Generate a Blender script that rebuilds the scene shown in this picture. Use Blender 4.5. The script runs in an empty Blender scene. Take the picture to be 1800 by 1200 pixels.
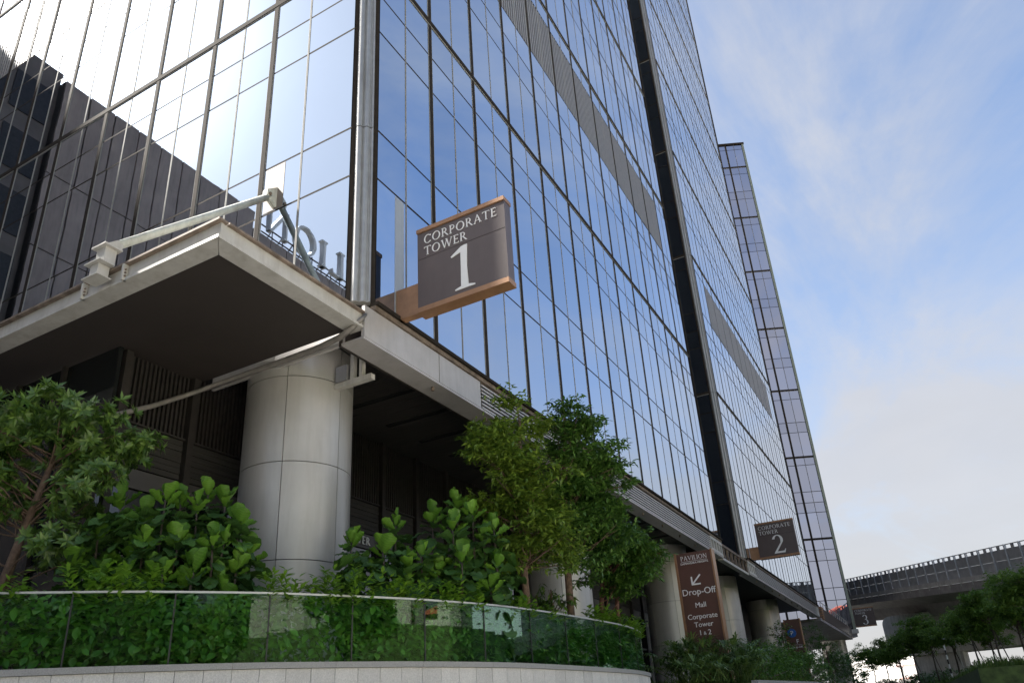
import bpy, math, random
import numpy as np
from mathutils import Vector, Matrix

random.seed(7)
rng = np.random.default_rng(11)
sc = bpy.context.scene
col = sc.collection
R = math.radians

# ------------------------------------------------------------------ camera
CAM = Vector((8.0, -9.6, 1.6))
YAW, PIT, ROLL = R(27.3408), R(23.5823), R(-3.6896)
cf = Vector((-math.sin(YAW) * math.cos(PIT), math.cos(YAW) * math.cos(PIT), math.sin(PIT)))
cr0 = Vector((math.cos(YAW), math.sin(YAW), 0))
cu0 = cr0.cross(cf)
cr = cr0 * math.cos(ROLL) + cu0 * math.sin(ROLL)
cu = -cr0 * math.sin(ROLL) + cu0 * math.cos(ROLL)
cam = bpy.data.objects.new('camera', bpy.data.cameras.new('camera'))
col.objects.link(cam)
m = Matrix((cr, cu, -cf)).transposed().to_4x4()
m.translation = CAM
cam.matrix_world = m
cam.data.sensor_width = 36
cam.data.lens = 26.43
cam.data.shift_y = 0.0571
cam.data.clip_start = 0.05
cam.data.clip_end = 6000
sc.camera = cam

# ------------------------------------------------------------------ world, sun, exposure
SUN = Vector((-0.66, -0.215, 0.72)).normalized()
SUN_EL = math.asin(SUN.z)
SUN_ROT = math.atan2(SUN.x, SUN.y)
world = bpy.data.worlds.new('World')
sc.world = world
world.use_nodes = True


class NT:
    """small helper to write node trees"""
    def __init__(s, nt):
        s.nt = nt; s.n = nt.nodes; s.l = nt.links

    def new(s, t, **kw):
        n = s.n.new(t)
        for k, v in kw.items():
            if k.startswith('i_'):
                key = k[2:]
                key = int(key) if key.isdigit() else key.replace('__', ' ')
                s.put(n.inputs[key], v)
            else:
                setattr(n, k, v)
        return n

    def put(s, sock, v):
        if isinstance(v, bpy.types.NodeSocket):
            s.l.new(v, sock)
        elif isinstance(v, bpy.types.Node):
            s.l.new(v.outputs[0], sock)
        else:
            sock.default_value = v

    def math(s, op, a, b=None, c=None, clamp=False):
        n = s.n.new('ShaderNodeMath'); n.operation = op; n.use_clamp = clamp
        for i, v in enumerate((a, b, c)):
            if v is not None:
                s.put(n.inputs[i], v)
        return n.outputs[0]

    def vmath(s, op, a, b=None):
        n = s.n.new('ShaderNodeVectorMath'); n.operation = op
        s.put(n.inputs[0], a)
        if b is not None:
            s.put(n.inputs[1], b)
        return n

    def mix(s, f, a, b, blend='MIX'):
        n = s.n.new('ShaderNodeMix'); n.data_type = 'RGBA'; n.blend_type = blend
        s.put(n.inputs[0], f); s.put(n.inputs[6], a); s.put(n.inputs[7], b)
        return n.outputs[2]

    def ramp(s, f, stops):
        n = s.n.new('ShaderNodeValToRGB')
        e = n.color_ramp.elements
        while len(e) < len(stops):
            e.new(0.5)
        for i, (p, c) in enumerate(stops):
            e[i].position = p
            e[i].color = (c, c, c, 1) if isinstance(c, (int, float)) else (*c, 1)
        s.put(n.inputs[0], f)
        return n.outputs[0]

    def noise(s, vec, scale, detail=4, rough=.55, dist=0.0):
        n = s.n.new('ShaderNodeTexNoise')
        if vec is not None:
            s.put(n.inputs['Vector'], vec)
        n.inputs['Scale'].default_value = scale
        n.inputs['Detail'].default_value = detail
        n.inputs['Roughness'].default_value = rough
        n.inputs['Distortion'].default_value = dist
        return n.outputs[0]


def build_world():
    t = NT(world.node_tree)
    t.n.clear()
    out = t.new('ShaderNodeOutputWorld')
    bg = t.new('ShaderNodeBackground', i_Strength=0.063)
    sky = t.new('ShaderNodeTexSky', sky_type='NISHITA', sun_disc=False, sun_elevation=SUN_EL,
                sun_rotation=SUN_ROT, altitude=60, air_density=1.0, dust_density=1.0, ozone_density=1.6)
    tc = t.new('ShaderNodeTexCoord')
    d = t.vmath('NORMALIZE', tc.outputs['Generated']).outputs[0]
    sp = t.new('ShaderNodeSeparateXYZ', i_0=d)
    z = t.math('MAXIMUM', sp.outputs[2], 0.0)
    k = t.math('DIVIDE', 1.0, t.math('ADD', z, 0.16))
    cb = t.new('ShaderNodeCombineXYZ')
    t.put(cb.inputs[0], t.math('MULTIPLY', sp.outputs[0], k))
    t.put(cb.inputs[1], t.math('MULTIPLY', sp.outputs[1], k))
    cb.inputs[2].default_value = 3.7
    # closeness to the sun: thin cloud lights up near it
    cs = t.math('MAXIMUM', t.vmath('DOT_PRODUCT', d, tuple(SUN)).outputs['Value'], 0.0)
    glow = t.math('POWER', cs, 85.0)
    wide = t.math('POWER', cs, 4.0)
    # soft wisps and heaped cloud
    mpc = t.new('ShaderNodeMapping', i_Vector=cb.outputs[0])
    mpc.inputs['Rotation'].default_value = (0, 0, R(32))
    mpc.inputs['Scale'].default_value = (1.0, .42, 1.0)
    n1 = t.noise(mpc.outputs[0], 1.5, 9, .62, .9)
    n2 = t.noise(cb.outputs[0], 0.70, 10, .6, .2)
    lo = t.ramp(z, [(0.0, .20), (0.22, .12), (.42, .03), (.62, .0)])     # more cloud towards the horizon
    near_sun = t.math('MULTIPLY', wide, .17)
    q = t.math('ADD', t.math('ADD', t.math('MULTIPLY', n1, .55), t.math('MULTIPLY', n2, .45)), t.math('ADD', lo, near_sun))
    mask = t.ramp(q, [(.47, 0.0), (.53, .24), (.62, .72), (1.0, .94)])
    lum = t.math('ADD', 2.62, t.math('ADD', t.math('MULTIPLY', wide, 1.7), t.math('MULTIPLY', glow, 32.0)))
    cl = t.vmath('SCALE', (1.0, .985, .98))
    n3 = t.noise(cb.outputs[0], 2.3, 8, .6, .4)
    shade = t.math('ADD', .88, t.math('MULTIPLY', n3, .28))
    t.put(cl.inputs['Scale'], t.math('MULTIPLY', lum, shade))
    c = t.mix(mask, sky.outputs[0], cl.outputs[0])
    # pale milky air low down
    hz = t.ramp(z, [(0.0, .82), (.12, .60), (.34, .36), (.62, .06)])
    hl = t.math('ADD', 2.15, t.math('MULTIPLY', wide, .3))
    hc = t.vmath('SCALE', (1.0, .975, .985))
    t.put(hc.inputs['Scale'], hl)
    c = t.mix(hz, c, hc.outputs[0])
    t.l.new(c, bg.inputs[0])
    t.l.new(bg.outputs[0], out.inputs[0])


build_world()
sun = bpy.data.objects.new('sun', bpy.data.lights.new('sun', 'SUN'))
sun.data.energy = 5.0
sun.data.angle = R(4.0)
sun.data.color = (1.0, .95, .87)
sun.rotation_euler = SUN.to_track_quat('Z', 'Y').to_euler()
sun.location = (0, -40, 60)
col.objects.link(sun)

vs = sc.view_settings
sc.display_settings.display_device = 'sRGB'
vs.view_transform = 'Standard'
vs.look = 'None'
vs.exposure = 2.2
vs.gamma = 1.0
vs.use_curve_mapping = False
sc.cycles.use_denoising = True
sc.cycles.max_bounces = 10
sc.cycles.transparent_max_bounces = 16
sc.cycles.caustics_reflective = False
sc.cycles.caustics_refractive = False


# ------------------------------------------------------------------ materials
MATS = {}


def mat(name, base, rough=.6, metal=0.0, var=.12, scale=6.0, bump=0.0, bscale=30.0, spec=.5, stretch=None, dirt=None, island=0.0, coat=0.0):
    """Principled with tonal noise, optional fine relief and dirt streaks"""
    if name in MATS:
        return MATS[name]
    mt = bpy.data.materials.new(name)
    mt.use_nodes = True
    t = NT(mt.node_tree)
    p = t.n['Principled BSDF']
    g = t.new('ShaderNodeNewGeometry')
    pos = g.outputs['Position']
    if stretch:
        mp = t.new('ShaderNodeMapping', i_Vector=pos)
        mp.inputs['Scale'].default_value = stretch
        pos = mp.outputs[0]
    f = t.noise(pos, scale, 6, .6)
    c0 = tuple(max(0, x * (1 - var * 1.6)) for x in base) + (1,)
    c1 = tuple(min(1, x * (1 + var * 1.6)) for x in base) + (1,)
    c = t.mix(t.ramp(f, [(.3, 0.0), (.7, 1.0)]), c0, c1)
    if island:
        k = t.math('ADD', 1 - island, t.math('MULTIPLY', g.outputs['Random Per Island'], 2 * island))
        v = t.vmath('SCALE', c); t.put(v.inputs['Scale'], k)
        oi = t.new('ShaderNodeObjectInfo')
        k2 = t.math('ADD', 1 - island, t.math('MULTIPLY', oi.outputs['Random'], 2 * island))
        v2 = t.vmath('SCALE', v.outputs[0]); t.put(v2.inputs['Scale'], k2)
        c = v2.outputs[0]
    if dirt:
        mp = t.new('ShaderNodeMapping', i_Vector=g.outputs['Position'])
        mp.inputs['Scale'].default_value = (3.0, 3.0, .35)
        s = t.ramp(t.noise(mp.outputs[0], 2.2, 6, .62), [(.46, 0.0), (.72, 1.0)])
        c = t.mix(t.math('MULTIPLY', s, dirt[0]), c, (*dirt[1], 1))
    t.put(p.inputs['Base Color'], c)
    p.inputs['Roughness'].default_value = rough
    p.inputs['Metallic'].default_value = metal
    p.inputs['Specular IOR Level'].default_value = spec
    p.inputs['Coat Weight'].default_value = coat
    if bump:
        b = t.new('ShaderNodeBump', i_Strength=bump)
        b.inputs['Distance'].default_value = .01
        t.put(b.inputs['Height'], t.noise(g.outputs['Position'], bscale, 4))
        t.l.new(b.outputs[0], p.inputs['Normal'])
    MATS[name] = mt
    return mt


def glass_mat(name, tint, rough=.012, warp=.0013, wscale=.7):
    """sun-control facade glass: a coloured mirror over a dark room, with a faint roller-wave warp"""
    mt = bpy.data.materials.new(name)
    mt.use_nodes = True
    t = NT(mt.node_tree)
    p = t.n['Principled BSDF']
    g = t.new('ShaderNodeNewGeometry')
    oi = t.new('ShaderNodeObjectInfo')
    k = t.math('ADD', .93, t.math('MULTIPLY', oi.outputs['Random'], .14))
    k = t.math('MULTIPLY', k, t.math('ADD', .95, t.math('MULTIPLY', g.outputs['Random Per Island'], .1)))
    v = t.vmath('SCALE', tuple(tint)); t.put(v.inputs['Scale'], k)
    # faint rain streaks
    mp = t.new('ShaderNodeMapping', i_Vector=g.outputs['Position'])
    mp.inputs['Scale'].default_value = (7.0, 7.0, .25)
    s = t.ramp(t.noise(mp.outputs[0], 1.6, 6, .65), [(.56, 0.0), (.80, 1.0)])
    t.put(p.inputs['Base Color'], t.mix(t.math('MULTIPLY', s, .10), v.outputs[0], (.55, .55, .56, 1)))
    t.put(p.inputs['Roughness'], t.math('ADD', rough, t.math('MULTIPLY', s, .03)))
    p.inputs['Metallic'].default_value = 1.0
    b = t.new('ShaderNodeBump', i_Strength=warp)
    b.inputs['Distance'].default_value = 1.0
    t.put(b.inputs['Height'], t.noise(g.outputs['Position'], wscale, 2, .4))
    t.l.new(b.outputs[0], p.inputs['Normal'])
    MATS[name] = mt
    return mt


def leaf_mat(name, base, tip, rough=.42, trans=.25, spec=.4, veins=False):
    mt = bpy.data.materials.new(name)
    mt.use_nodes = True
    t = NT(mt.node_tree)
    p = t.n['Principled BSDF']
    g = t.new('ShaderNodeNewGeometry')
    oi = t.new('ShaderNodeObjectInfo')
    f = t.math('FRACT', t.math('ADD', g.outputs['Random Per Island'], oi.outputs['Random']))
    f = t.math('POWER', f, 1.6)
    c = t.mix(f, (*base, 1), (*tip, 1))
    n = t.noise(g.outputs['Position'], 1.3, 3)
    c = t.mix(t.math('MULTIPLY', n, .5), c, tuple(x * .55 for x in base) + (1,))
    if veins:
        tc = t.new('ShaderNodeTexCoord')
        w = t.new('ShaderNodeTexWave', wave_type='BANDS', bands_direction='Y')
        w.inputs['Scale'].default_value = 9.0
        w.inputs['Distortion'].default_value = 2.0
        t.put(w.inputs['Vector'], tc.outputs['Object'])
        c = t.mix(t.math('MULTIPLY', t.ramp(w.outputs[0], [(.8, 0.), (1., 1.)]), .12), c, tuple(min(1, x * 1.9) for x in tip) + (1,))
    if veins:
        bp = t.new('ShaderNodeBump', i_Strength=.22)
        bp.inputs['Distance'].default_value = .012
        t.put(bp.inputs['Height'], t.math('ADD', w.outputs[0], t.noise(tc.outputs['Object'], 28, 3)))
        t.l.new(bp.outputs[0], p.inputs['Normal'])
        c = t.mix(t.math('MULTIPLY', t.ramp(t.noise(tc.outputs['Object'], 14, 4), [(.5, 0.), (.75, 1.)]), .3), c, (.10, .10, .04, 1))
    t.put(p.inputs['Base Color'], c)
    p.inputs['Roughness'].default_value = rough
    p.inputs['Specular IOR Level'].default_value = spec
    tr = t.new('ShaderNodeBsdfTranslucent')
    t.put(tr.inputs['Color'], c)
    ms = t.new('ShaderNodeMixShader', i_0=trans)
    t.l.new(p.outputs[0], ms.inputs[1])
    t.l.new(tr.outputs[0], ms.inputs[2])
    o = t.n['Material Output']
    t.l.new(ms.outputs[0], o.inputs['Surface'])
    MATS[name] = mt
    return mt


def pane_glass(name, tint):
    """clear green balustrade glass: see-through tint plus Fresnel mirror"""
    mt = bpy.data.materials.new(name)
    mt.use_nodes = True
    t = NT(mt.node_tree)
    o = t.n['Material Output']
    t.n.remove(t.n['Principled BSDF'])
    tr = t.new('ShaderNodeBsdfTransparent')
    tr.inputs['Color'].default_value = (*tint, 1)
    gl = t.new('ShaderNodeBsdfGlossy')
    gl.inputs['Roughness'].default_value = .01
    gl.inputs['Color'].default_value = (.82, .95, .9, 1)
    fr = t.new('ShaderNodeFresnel', i_IOR=1.5)
    ms = t.new('ShaderNodeMixShader')
    t.put(ms.inputs[0], t.math('MULTIPLY', fr.outputs[0], .45, clamp=True))
    t.l.new(tr.outputs[0], ms.inputs[1])
    t.l.new(gl.outputs[0], ms.inputs[2])
    t.l.new(ms.outputs[0], o.inputs['Surface'])
    MATS[name] = mt
    return mt


G_T = glass_mat('facade_glass', (.50, .595, .725))
G_T3 = glass_mat('facade_glass_grey', (.44, .45, .53))
M_DARK = mat('mullion_bronze', (.034, .029, .025), .85, 0, .1, spec=.05)
M_SILV = mat('mullion_silver', (.30, .30, .29), .75, 0, .06, spec=.1)
M_CORE = mat('joint_dark', (.012, .012, .013), .8)
M_TRIM = mat('corner_trim_metal', (.36, .36, .345), .38, .55, .06, dirt=(.35, (.16, .15, .13)))
M_LOUV = mat('louvre_grey', (.30, .30, .31), .5, .3, .05)
M_CLAD = mat('column_cladding', (.49, .475, .45), .38, .38, .04, 1.2, island=.03, dirt=(.28, (.3, .28, .25)))
M_STEEL = mat('canopy_paint', (.50, .485, .45), .5, 0, .06, 3.0, dirt=(.38, (.27, .235, .19)))
M_POLE = mat('tie_rod_paint', (.56, .58, .53), .45, 0, .08, 8, dirt=(.4, (.25, .22, .17)))
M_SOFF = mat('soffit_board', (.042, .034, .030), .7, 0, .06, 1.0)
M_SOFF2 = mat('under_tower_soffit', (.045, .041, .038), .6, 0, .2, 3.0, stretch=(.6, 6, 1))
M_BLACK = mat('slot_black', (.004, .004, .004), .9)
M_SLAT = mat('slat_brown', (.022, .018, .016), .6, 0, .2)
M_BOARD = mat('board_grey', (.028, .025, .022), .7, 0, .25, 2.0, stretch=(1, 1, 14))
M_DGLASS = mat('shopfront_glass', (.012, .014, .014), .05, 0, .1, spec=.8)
M_FASC = mat('fascia_panel', (.46, .44, .43), .45, .15, .05, 2.0, dirt=(.22, (.26, .23, .2)))
M_RUST = mat('fascia_primer', (.20, .155, .12), .75, 0, .3, 5)
M_COPPER = mat('copper_trim', (.33, .18, .095), .42, .35, .1, 4)
M_BROWN = mat('sign_brown', (.092, .068, .063), .38, 0, .06, 2, dirt=(.25, (.06, .045, .042)))
M_PYLON = mat('pylon_brown', (.105, .050, .037), .4, 0, .08, 2)
M_WHITE = mat('letter_white', (.80, .80, .80), .4, 0, .02)
M_BLUE = mat('parking_blue', (.02, .10, .35), .4, 0, .04)
M_GRAN = mat('granite', (.58, .56, .535), .7, 0, .12, 55, bump=.35, bscale=160, island=.09, dirt=(.16, (.24, .225, .205)))
M_GRANC = mat('granite_cap', (.30, .295, .285), .5, 0, .14, 70, bump=.2, bscale=160)
M_SOIL = mat('soil', (.03, .02, .014), .95, 0, .3, 8)
M_PAVE = mat('paving', (.53, .50, .455), .8, 0, .12, 3)
M_TURF = mat('turf', (.055, .085, .022), .9, 0, .3, 5)
M_ASPH = mat('asphalt', (.052, .052, .054), .85, 0, .2, 12, bump=.4, bscale=90)
M_CONC = mat('concrete', (.58, .56, .55), .8, 0, .12, 1.0, dirt=(.5, (.16, .15, .15)))
M_CONCD = mat('concrete_deck', (.33, .31, .315), .8, 0, .14, 1.2, dirt=(.4, (.12, .11, .115)))
M_BARR = mat('noise_barrier', (.40, .40, .42), .6, 0, .12, 1.5, island=.08)
M_POST = mat('barrier_post', (.52, .53, .54), .6, 0, .1)
M_NB = mat('neighbour_panel', (.24, .195, .18), .65, 0, .1, .8, dirt=(.35, (.09, .078, .072)))
M_NBC = mat('neighbour_joint', (.05, .043, .04), .8)
M_NBW = mat('neighbour_window', (.022, .021, .022), .3, 0, .2, spec=.25)
M_BARK = mat('bark', (.13, .085, .06), .85, 0, .3, 14, bump=.6, bscale=40)
M_BARKR = mat('bark_reddish', (.15, .075, .055), .8, 0, .3, 14)
M_BARKG = mat('bark_grey', (.09, .075, .06), .85, 0, .3, 10)
M_ROOF = mat('roof_tile', (.36, .085, .045), .75, 0, .25, 3)
M_WALLW = mat('house_wall', (.62, .58, .50), .8, 0, .06)
M_WHITEB = mat('apartment_white', (.72, .71, .70), .7, 0, .04)
M_RAIL = mat('rail_metal', (.50, .50, .50), .4, .6, .06)
M_STRIPE = mat('post_black', (.02, .02, .02), .5)
G_BAL = pane_glass('balustrade_glass', (.84, .94, .88))
M_FIGO = leaf_mat('fig_leaf', (.040, .098, .026), (.095, .22, .04), .5, .12, .3, True)
M_FIGY = leaf_mat('fig_leaf_young', (.085, .21, .022), (.18, .37, .04), .5, .25, .3, True)
M_CREEP = leaf_mat('creeper_leaf', (0.070, 0.185, 0.022), (0.17, 0.36, 0.045), .35, .25, .5)
M_CREEPY = leaf_mat('creeper_leaf_bright', (0.132, 0.286, 0.022), (0.242, 0.418, 0.044), .35, .35, .45)
M_LFA = leaf_mat('leaf_olive', (.11, .20, .027), (.27, .38, .05), .42, .3)
M_LFB = leaf_mat('leaf_deep', (.062, .15, .027), (.155, .29, .05), .38, .22)
M_LFC = leaf_mat('leaf_mid', (0.054, 0.135, 0.020), (0.149, 0.284, 0.041), .4, .28)
M_LFV = leaf_mat('leaf_verge', (.12, .23, .04), (.27, .42, .07), .5, .5)
M_LFL = leaf_mat('leaf_whorl', (.060, .135, .026), (.20, .33, .055), .35, .2, .5)
M_PALM = leaf_mat('palm_leaf', (.075, .15, .035), (.20, .30, .07), .4, .22)
M_SHRUB = leaf_mat('shrub_leaf', (0.10, 0.23, 0.03), (0.23, 0.42, 0.06), .4, .3)
M_GRASS = leaf_mat('grass_blade', (.075, .14, .025), (.15, .23, .045), .6, .3)

# ------------------------------------------------------------------ mesh helpers
WL = {}


class MB:
    def __init__(s):
        s.v = []; s.f = []; s.m = []

    def add(s, vs, fs, mi=0):
        o = len(s.v)
        s.v += [tuple(p) for p in vs]
        for f in fs:
            s.f.append(tuple(i + o for i in f)); s.m.append(mi)
        return s

    def box(s, x0, x1, y0, y1, z0, z1, mi=0):
        if x0 > x1: x0, x1 = x1, x0
        if y0 > y1: y0, y1 = y1, y0
        return s.add([(x0, y0, z0), (x1, y0, z0), (x1, y1, z0), (x0, y1, z0), (x0, y0, z1), (x1, y0, z1), (x1, y1, z1), (x0, y1, z1)],
                     [(0, 3, 2, 1), (4, 5, 6, 7), (0, 1, 5, 4), (1, 2, 6, 5), (2, 3, 7, 6), (3, 0, 4, 7)], mi)

    def obox(s, P, U, V, W, u0, u1, v0, v1, w0, w1, mi=0):
        """box in a local frame P + u*U + v*V + w*W (right-handed)"""
        P, U, V, W = Vector(P), Vector(U), Vector(V), Vector(W)
        c = [(u0, v0, w0), (u1, v0, w0), (u1, v1, w0), (u0, v1, w0), (u0, v0, w1), (u1, v0, w1), (u1, v1, w1), (u0, v1, w1)]
        return s.add([P + U * a + V * b + W * d for a, b, d in c],
                     [(0, 3, 2, 1), (4, 5, 6, 7), (0, 1, 5, 4), (1, 2, 6, 5), (2, 3, 7, 6), (3, 0, 4, 7)], mi)

    def prism(s, poly, P, U, V, W, w0, w1, mi=0):
        P, U, V, W = Vector(P), Vector(U), Vector(V), Vector(W)
        n = len(poly)
        a = [P + U * x + V * y + W * w0 for x, y in poly]
        b = [P + U * x + V * y + W * w1 for x, y in poly]
        fs = [tuple(range(n - 1, -1, -1)), tuple(range(n, 2 * n))] + [(i, (i + 1) % n, n + (i + 1) % n, n + i) for i in range(n)]
        return s.add(a + b, fs, mi)

    def tube(s, pts, rad, n=8, mi=0, cap=True):
        pts = [Vector(p) for p in pts]
        if isinstance(rad, (int, float)): rad = [rad] * len(pts)
        rings = []
        for i, p in enumerate(pts):
            d = (pts[min(i + 1, len(pts) - 1)] - pts[max(i - 1, 0)])
            d = d.normalized() if d.length > 1e-9 else Vector((0, 0, 1))
            a = d.cross(Vector((0.13, 0.31, 1)) if abs(d.z) < .9 else Vector((1, .2, .1))).normalized()
            b = d.cross(a)
            rings.append([p + (a * math.cos(t) + b * math.sin(t)) * rad[i] for t in [2 * math.pi * k / n for k in range(n)]])
        vs = [q for r_ in rings for q in r_]
        fs = []
        for i in range(len(pts) - 1):
            for k in range(n):
                fs.append((i * n + k, i * n + (k + 1) % n, (i + 1) * n + (k + 1) % n, (i + 1) * n + k))
        if cap:
            fs.append(tuple(range(n - 1, -1, -1)))
            fs.append(tuple((len(pts) - 1) * n + k for k in range(n)))
        return s.add(vs, fs, mi)

    def mesh(s, name, mats, smooth=False, center=None):
        me = bpy.data.meshes.new(name)
        c = Vector(center) if center is not None else Vector((0, 0, 0))
        me.from_pydata([(p[0] - c.x, p[1] - c.y, p[2] - c.z) for p in s.v], [], s.f)
        if not isinstance(mats, (list, tuple)): mats = [mats]
        for k in mats: me.materials.append(k)
        if len(mats) > 1:
            me.polygons.foreach_set('material_index', s.m)
        if smooth:
            me.polygons.foreach_set('use_smooth', [True] * len(me.polygons))
        me.update()
        return me

    def build(s, name, mats, parent=None, smooth=False, **props):
        a = np.array(s.v)
        c = (a.min(0) + a.max(0)) / 2
        if parent is None: c[2] = a[:, 2].min()
        me = s.mesh(name, mats, smooth, c)
        return place(name, me, c, parent, **props)


def place(name, me, loc, parent=None, rot=None, **props):
    o = bpy.data.objects.new(name, me)
    col.objects.link(o)
    loc = Vector([float(q) for q in loc])
    WL[o.name] = loc
    if parent is not None:
        o.parent = parent
        o.location = loc - WL[parent.name]
    else:
        o.location = loc
    if rot is not None:
        o.rotation_mode = 'QUATERNION'
        o.rotation_quaternion = rot
    for k, v in props.items(): o[k] = v
    return o


def thing(name, label, cat, loc, group=None):
    o = bpy.data.objects.new(name, None)
    o.empty_display_size = .3
    col.objects.link(o)
    o.location = loc
    WL[o.name] = Vector(loc)
    o['label'] = label; o['category'] = cat
    if group: o['group'] = group
    return o


def tag(o, label, cat, group=None):
    o['label'] = label; o['category'] = cat
    if group: o['group'] = group
    return o


def px(P):
    d = Vector(P) - CAM
    z = d.dot(cf)
    if z < .2: return None
    return (900 + 1321.5 * d.dot(cr) / z, 702.84 - 1321.5 * d.dot(cu) / z)


def screen_area(quad):
    q = [px(p) for p in quad]
    if any(k is None for k in q): return 0
    q = [(min(max(x, -20), 1820), min(max(y, -20), 1220)) for x, y in q]
    return abs(sum(q[i][0] * q[(i + 1) % 4][1] - q[(i + 1) % 4][0] * q[i][1] for i in range(4))) / 2


X, Y, Z = Vector((1, 0, 0)), Vector((0, 1, 0)), Vector((0, 0, 1))

# ------------------------------------------------------------------ ground
def structure(name, mb, mt, **k):
    return mb.build(name, mt, None, kind='structure', **k)


b = MB(); b.add([(-900, -900, 0), (900, -900, 0), (900, 900, 0), (-900, 900, 0)], [(0, 1, 2, 3)])
structure('ground', b, M_PAVE)
b = MB(); b.add([(26, -300, .012), (38, -300, .012), (38, 300, .012), (26, 300, .012)], [(0, 1, 2, 3)])
structure('road', b, M_ASPH)
b = MB(); b.box(-60, -2.2, -1.6, 130, 0.02, 2.45)
structure('podium_paving', b, M_PAVE)

# ------------------------------------------------------------------ towers
LV = [9.30, 12.32, 13.62, 16.60, 17.80, 19.04, 22.04, 23.20, 24.48]     # joints up to the louvre band
THICK = {19.04, 28.68}
L2 = [27.68, 28.68]
UP = []
zb = 28.68
while zb < 90:
    UP += [round(zb + q, 3) for q in (3.06, 4.34, 7.34, 8.56)]
    THICK.add(round(zb + 8.56, 3))
    zb = round(zb + 8.56, 3)
LEVELS = LV + L2 + UP


def cap_levels(top):
    l = [q for q in LEVELS if q < top - .6]
    return l + [top]


PANE_MESH = {}


def pane_mesh(w, h, mt):
    k = (round(w, 3), round(h, 3), mt.name)
    if k not in PANE_MESH:
        mb = MB()
        mb.box(-w / 2, w / 2, -.012, .012, -h / 2, h / 2)
        PANE_MESH[k] = mb.mesh('pane', mt)
    return PANE_MESH[k]


class Facade:
    """collects panes, mullions and transoms of one face: P + u*U, outward N"""
    def __init__(s, root, P, U, N, gmat):
        s.root = root; s.P = Vector(P); s.U = Vector(U); s.N = Vector(N); s.g = gmat
        s.panes = []; s.pr = 1.0
        s.rot = Matrix((s.U, -s.N, Z)).transposed().to_quaternion() if s.U.cross(-s.N).z > 0 else Matrix((-s.U, -s.N, Z)).transposed().to_quaternion()

    def pt(s, u, z, w=0.0):
        return s.P + s.U * u + s.N * w + Z * z

    def grid(s, us, levels, louvre=None, gap=.017):
        g = gap
        for i in range(len(us) - 1):
            for j in range(len(levels) - 1):
                z0, z1 = levels[j], levels[j + 1]
                if louvre and z0 >= 24.4 and z1 <= 27.7 and louvre(us[i], us[i + 1]): continue
                s.panes.append((s, us[i] + g, us[i + 1] - g, z0 + g, z1 - g))

    def add(s, mb, u0, u1, z0, z1, w0, w1, mi=0):
        if s.U.cross(s.N).z > 0:
            mb.obox(s.P, s.U, s.N, Z, u0, u1, w0, w1, z0, z1, mi)
        else:
            mb.obox(s.P, s.N, s.U, Z, w0, w1, u0, u1, z0, z1, mi)

    def major(s, u, z0, z1, w=.125):
        mb = MB()
        s.add(mb, u - w / 2, u + w / 2, z0, z1, -.02, .034 * s.pr, 0)
        s.add(mb, u - w / 2 - .022, u - w / 2, z0, z1, -.02, .022 * s.pr, 1)
        s.add(mb, u + w / 2, u + w / 2 + .022, z0, z1, -.02, .022 * s.pr, 1)
        mb.build('mullion', [M_DARK, M_SILV], s.root)

    def minor(s, u, z0, z1):
        mb = MB()
        s.add(mb, u - .024, u - .007, z0, z1, -.02, .018 * s.pr, 0)
        s.add(mb, u + .007, u + .024, z0, z1, -.02, .018 * s.pr, 0)
        s.add(mb, u - .007, u + .007, z0, z1, -.02, .010 * s.pr, 1)
        mb.build('mullion_bar', [M_SILV, M_DARK], s.root)

    def transom(s, u0, u1, z, h=.15):
        mb = MB()
        s.add(mb, u0, u1, z - h / 2, z + h / 2, -.02, .042, 0)
        s.add(mb, u0, u1, z - h / 2 - .03, z - h / 2, -.02, .026, 1)
        mb.build('transom', [M_DARK, M_SILV], s.root)

    def joints(s, u0, u1, levels, h=.046):
        for z in levels:
            if z in THICK: continue
            mb = MB(); s.add(mb, u0, u1, z - h / 2, z + h / 2, -.03, .0095, 0)
            mb.build('joint_strip', M_DARK, s.root)

    def louvre(s, u0, u1, z0, z1, pitch=.17):
        mb = MB()
        n = int((u1 - u0) / pitch)
        for i in range(n):
            a = u0 + (i + .2) * (u1 - u0) / n
            s.add(mb, a, a + pitch * .45, z0, z1, -.06, .012, 0)
        mb.build('louvre', M_LOUV, s.root, kind='stuff')


def finish_panes(facades, root, limit=300):
    allp = [p for f in facades for p in f.panes]
    def area(p):
        f, u0, u1, z0, z1 = p
        a = screen_area([f.pt(u0, z0), f.pt(u1, z0), f.pt(u1, z1), f.pt(u0, z1)])
        return a
    allp.sort(key=area, reverse=True)
    for f, u0, u1, z0, z1 in allp[:limit]:
        tilt = Matrix.Rotation(random.gauss(0, .0009), 3, 'X') @ Matrix.Rotation(random.gauss(0, .0009), 3, 'Z')
        q = f.rot @ tilt.to_quaternion()
        place('pane', pane_mesh(u1 - u0, z1 - z0, f.g), f.pt((u0 + u1) / 2, (z0 + z1) / 2, -.005), root, q)
    mb = MB()
    for f, u0, u1, z0, z1 in allp[limit:]:
        e = [random.gauss(0, .0009) for _ in range(4)]
        c = [f.pt(u0, z0, e[0]), f.pt(u1, z0, e[1]), f.pt(u1, z1, e[1] + e[2]), f.pt(u0, z1, e[0] + e[2])]
        if f.U.cross(Z).dot(f.N) < 0: c = c[::-1]
        mb.add(c, [(0, 1, 2, 3)])
    if mb.v:
        mb.build('glazing', allp[0][0].g, root, kind='stuff')


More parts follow.
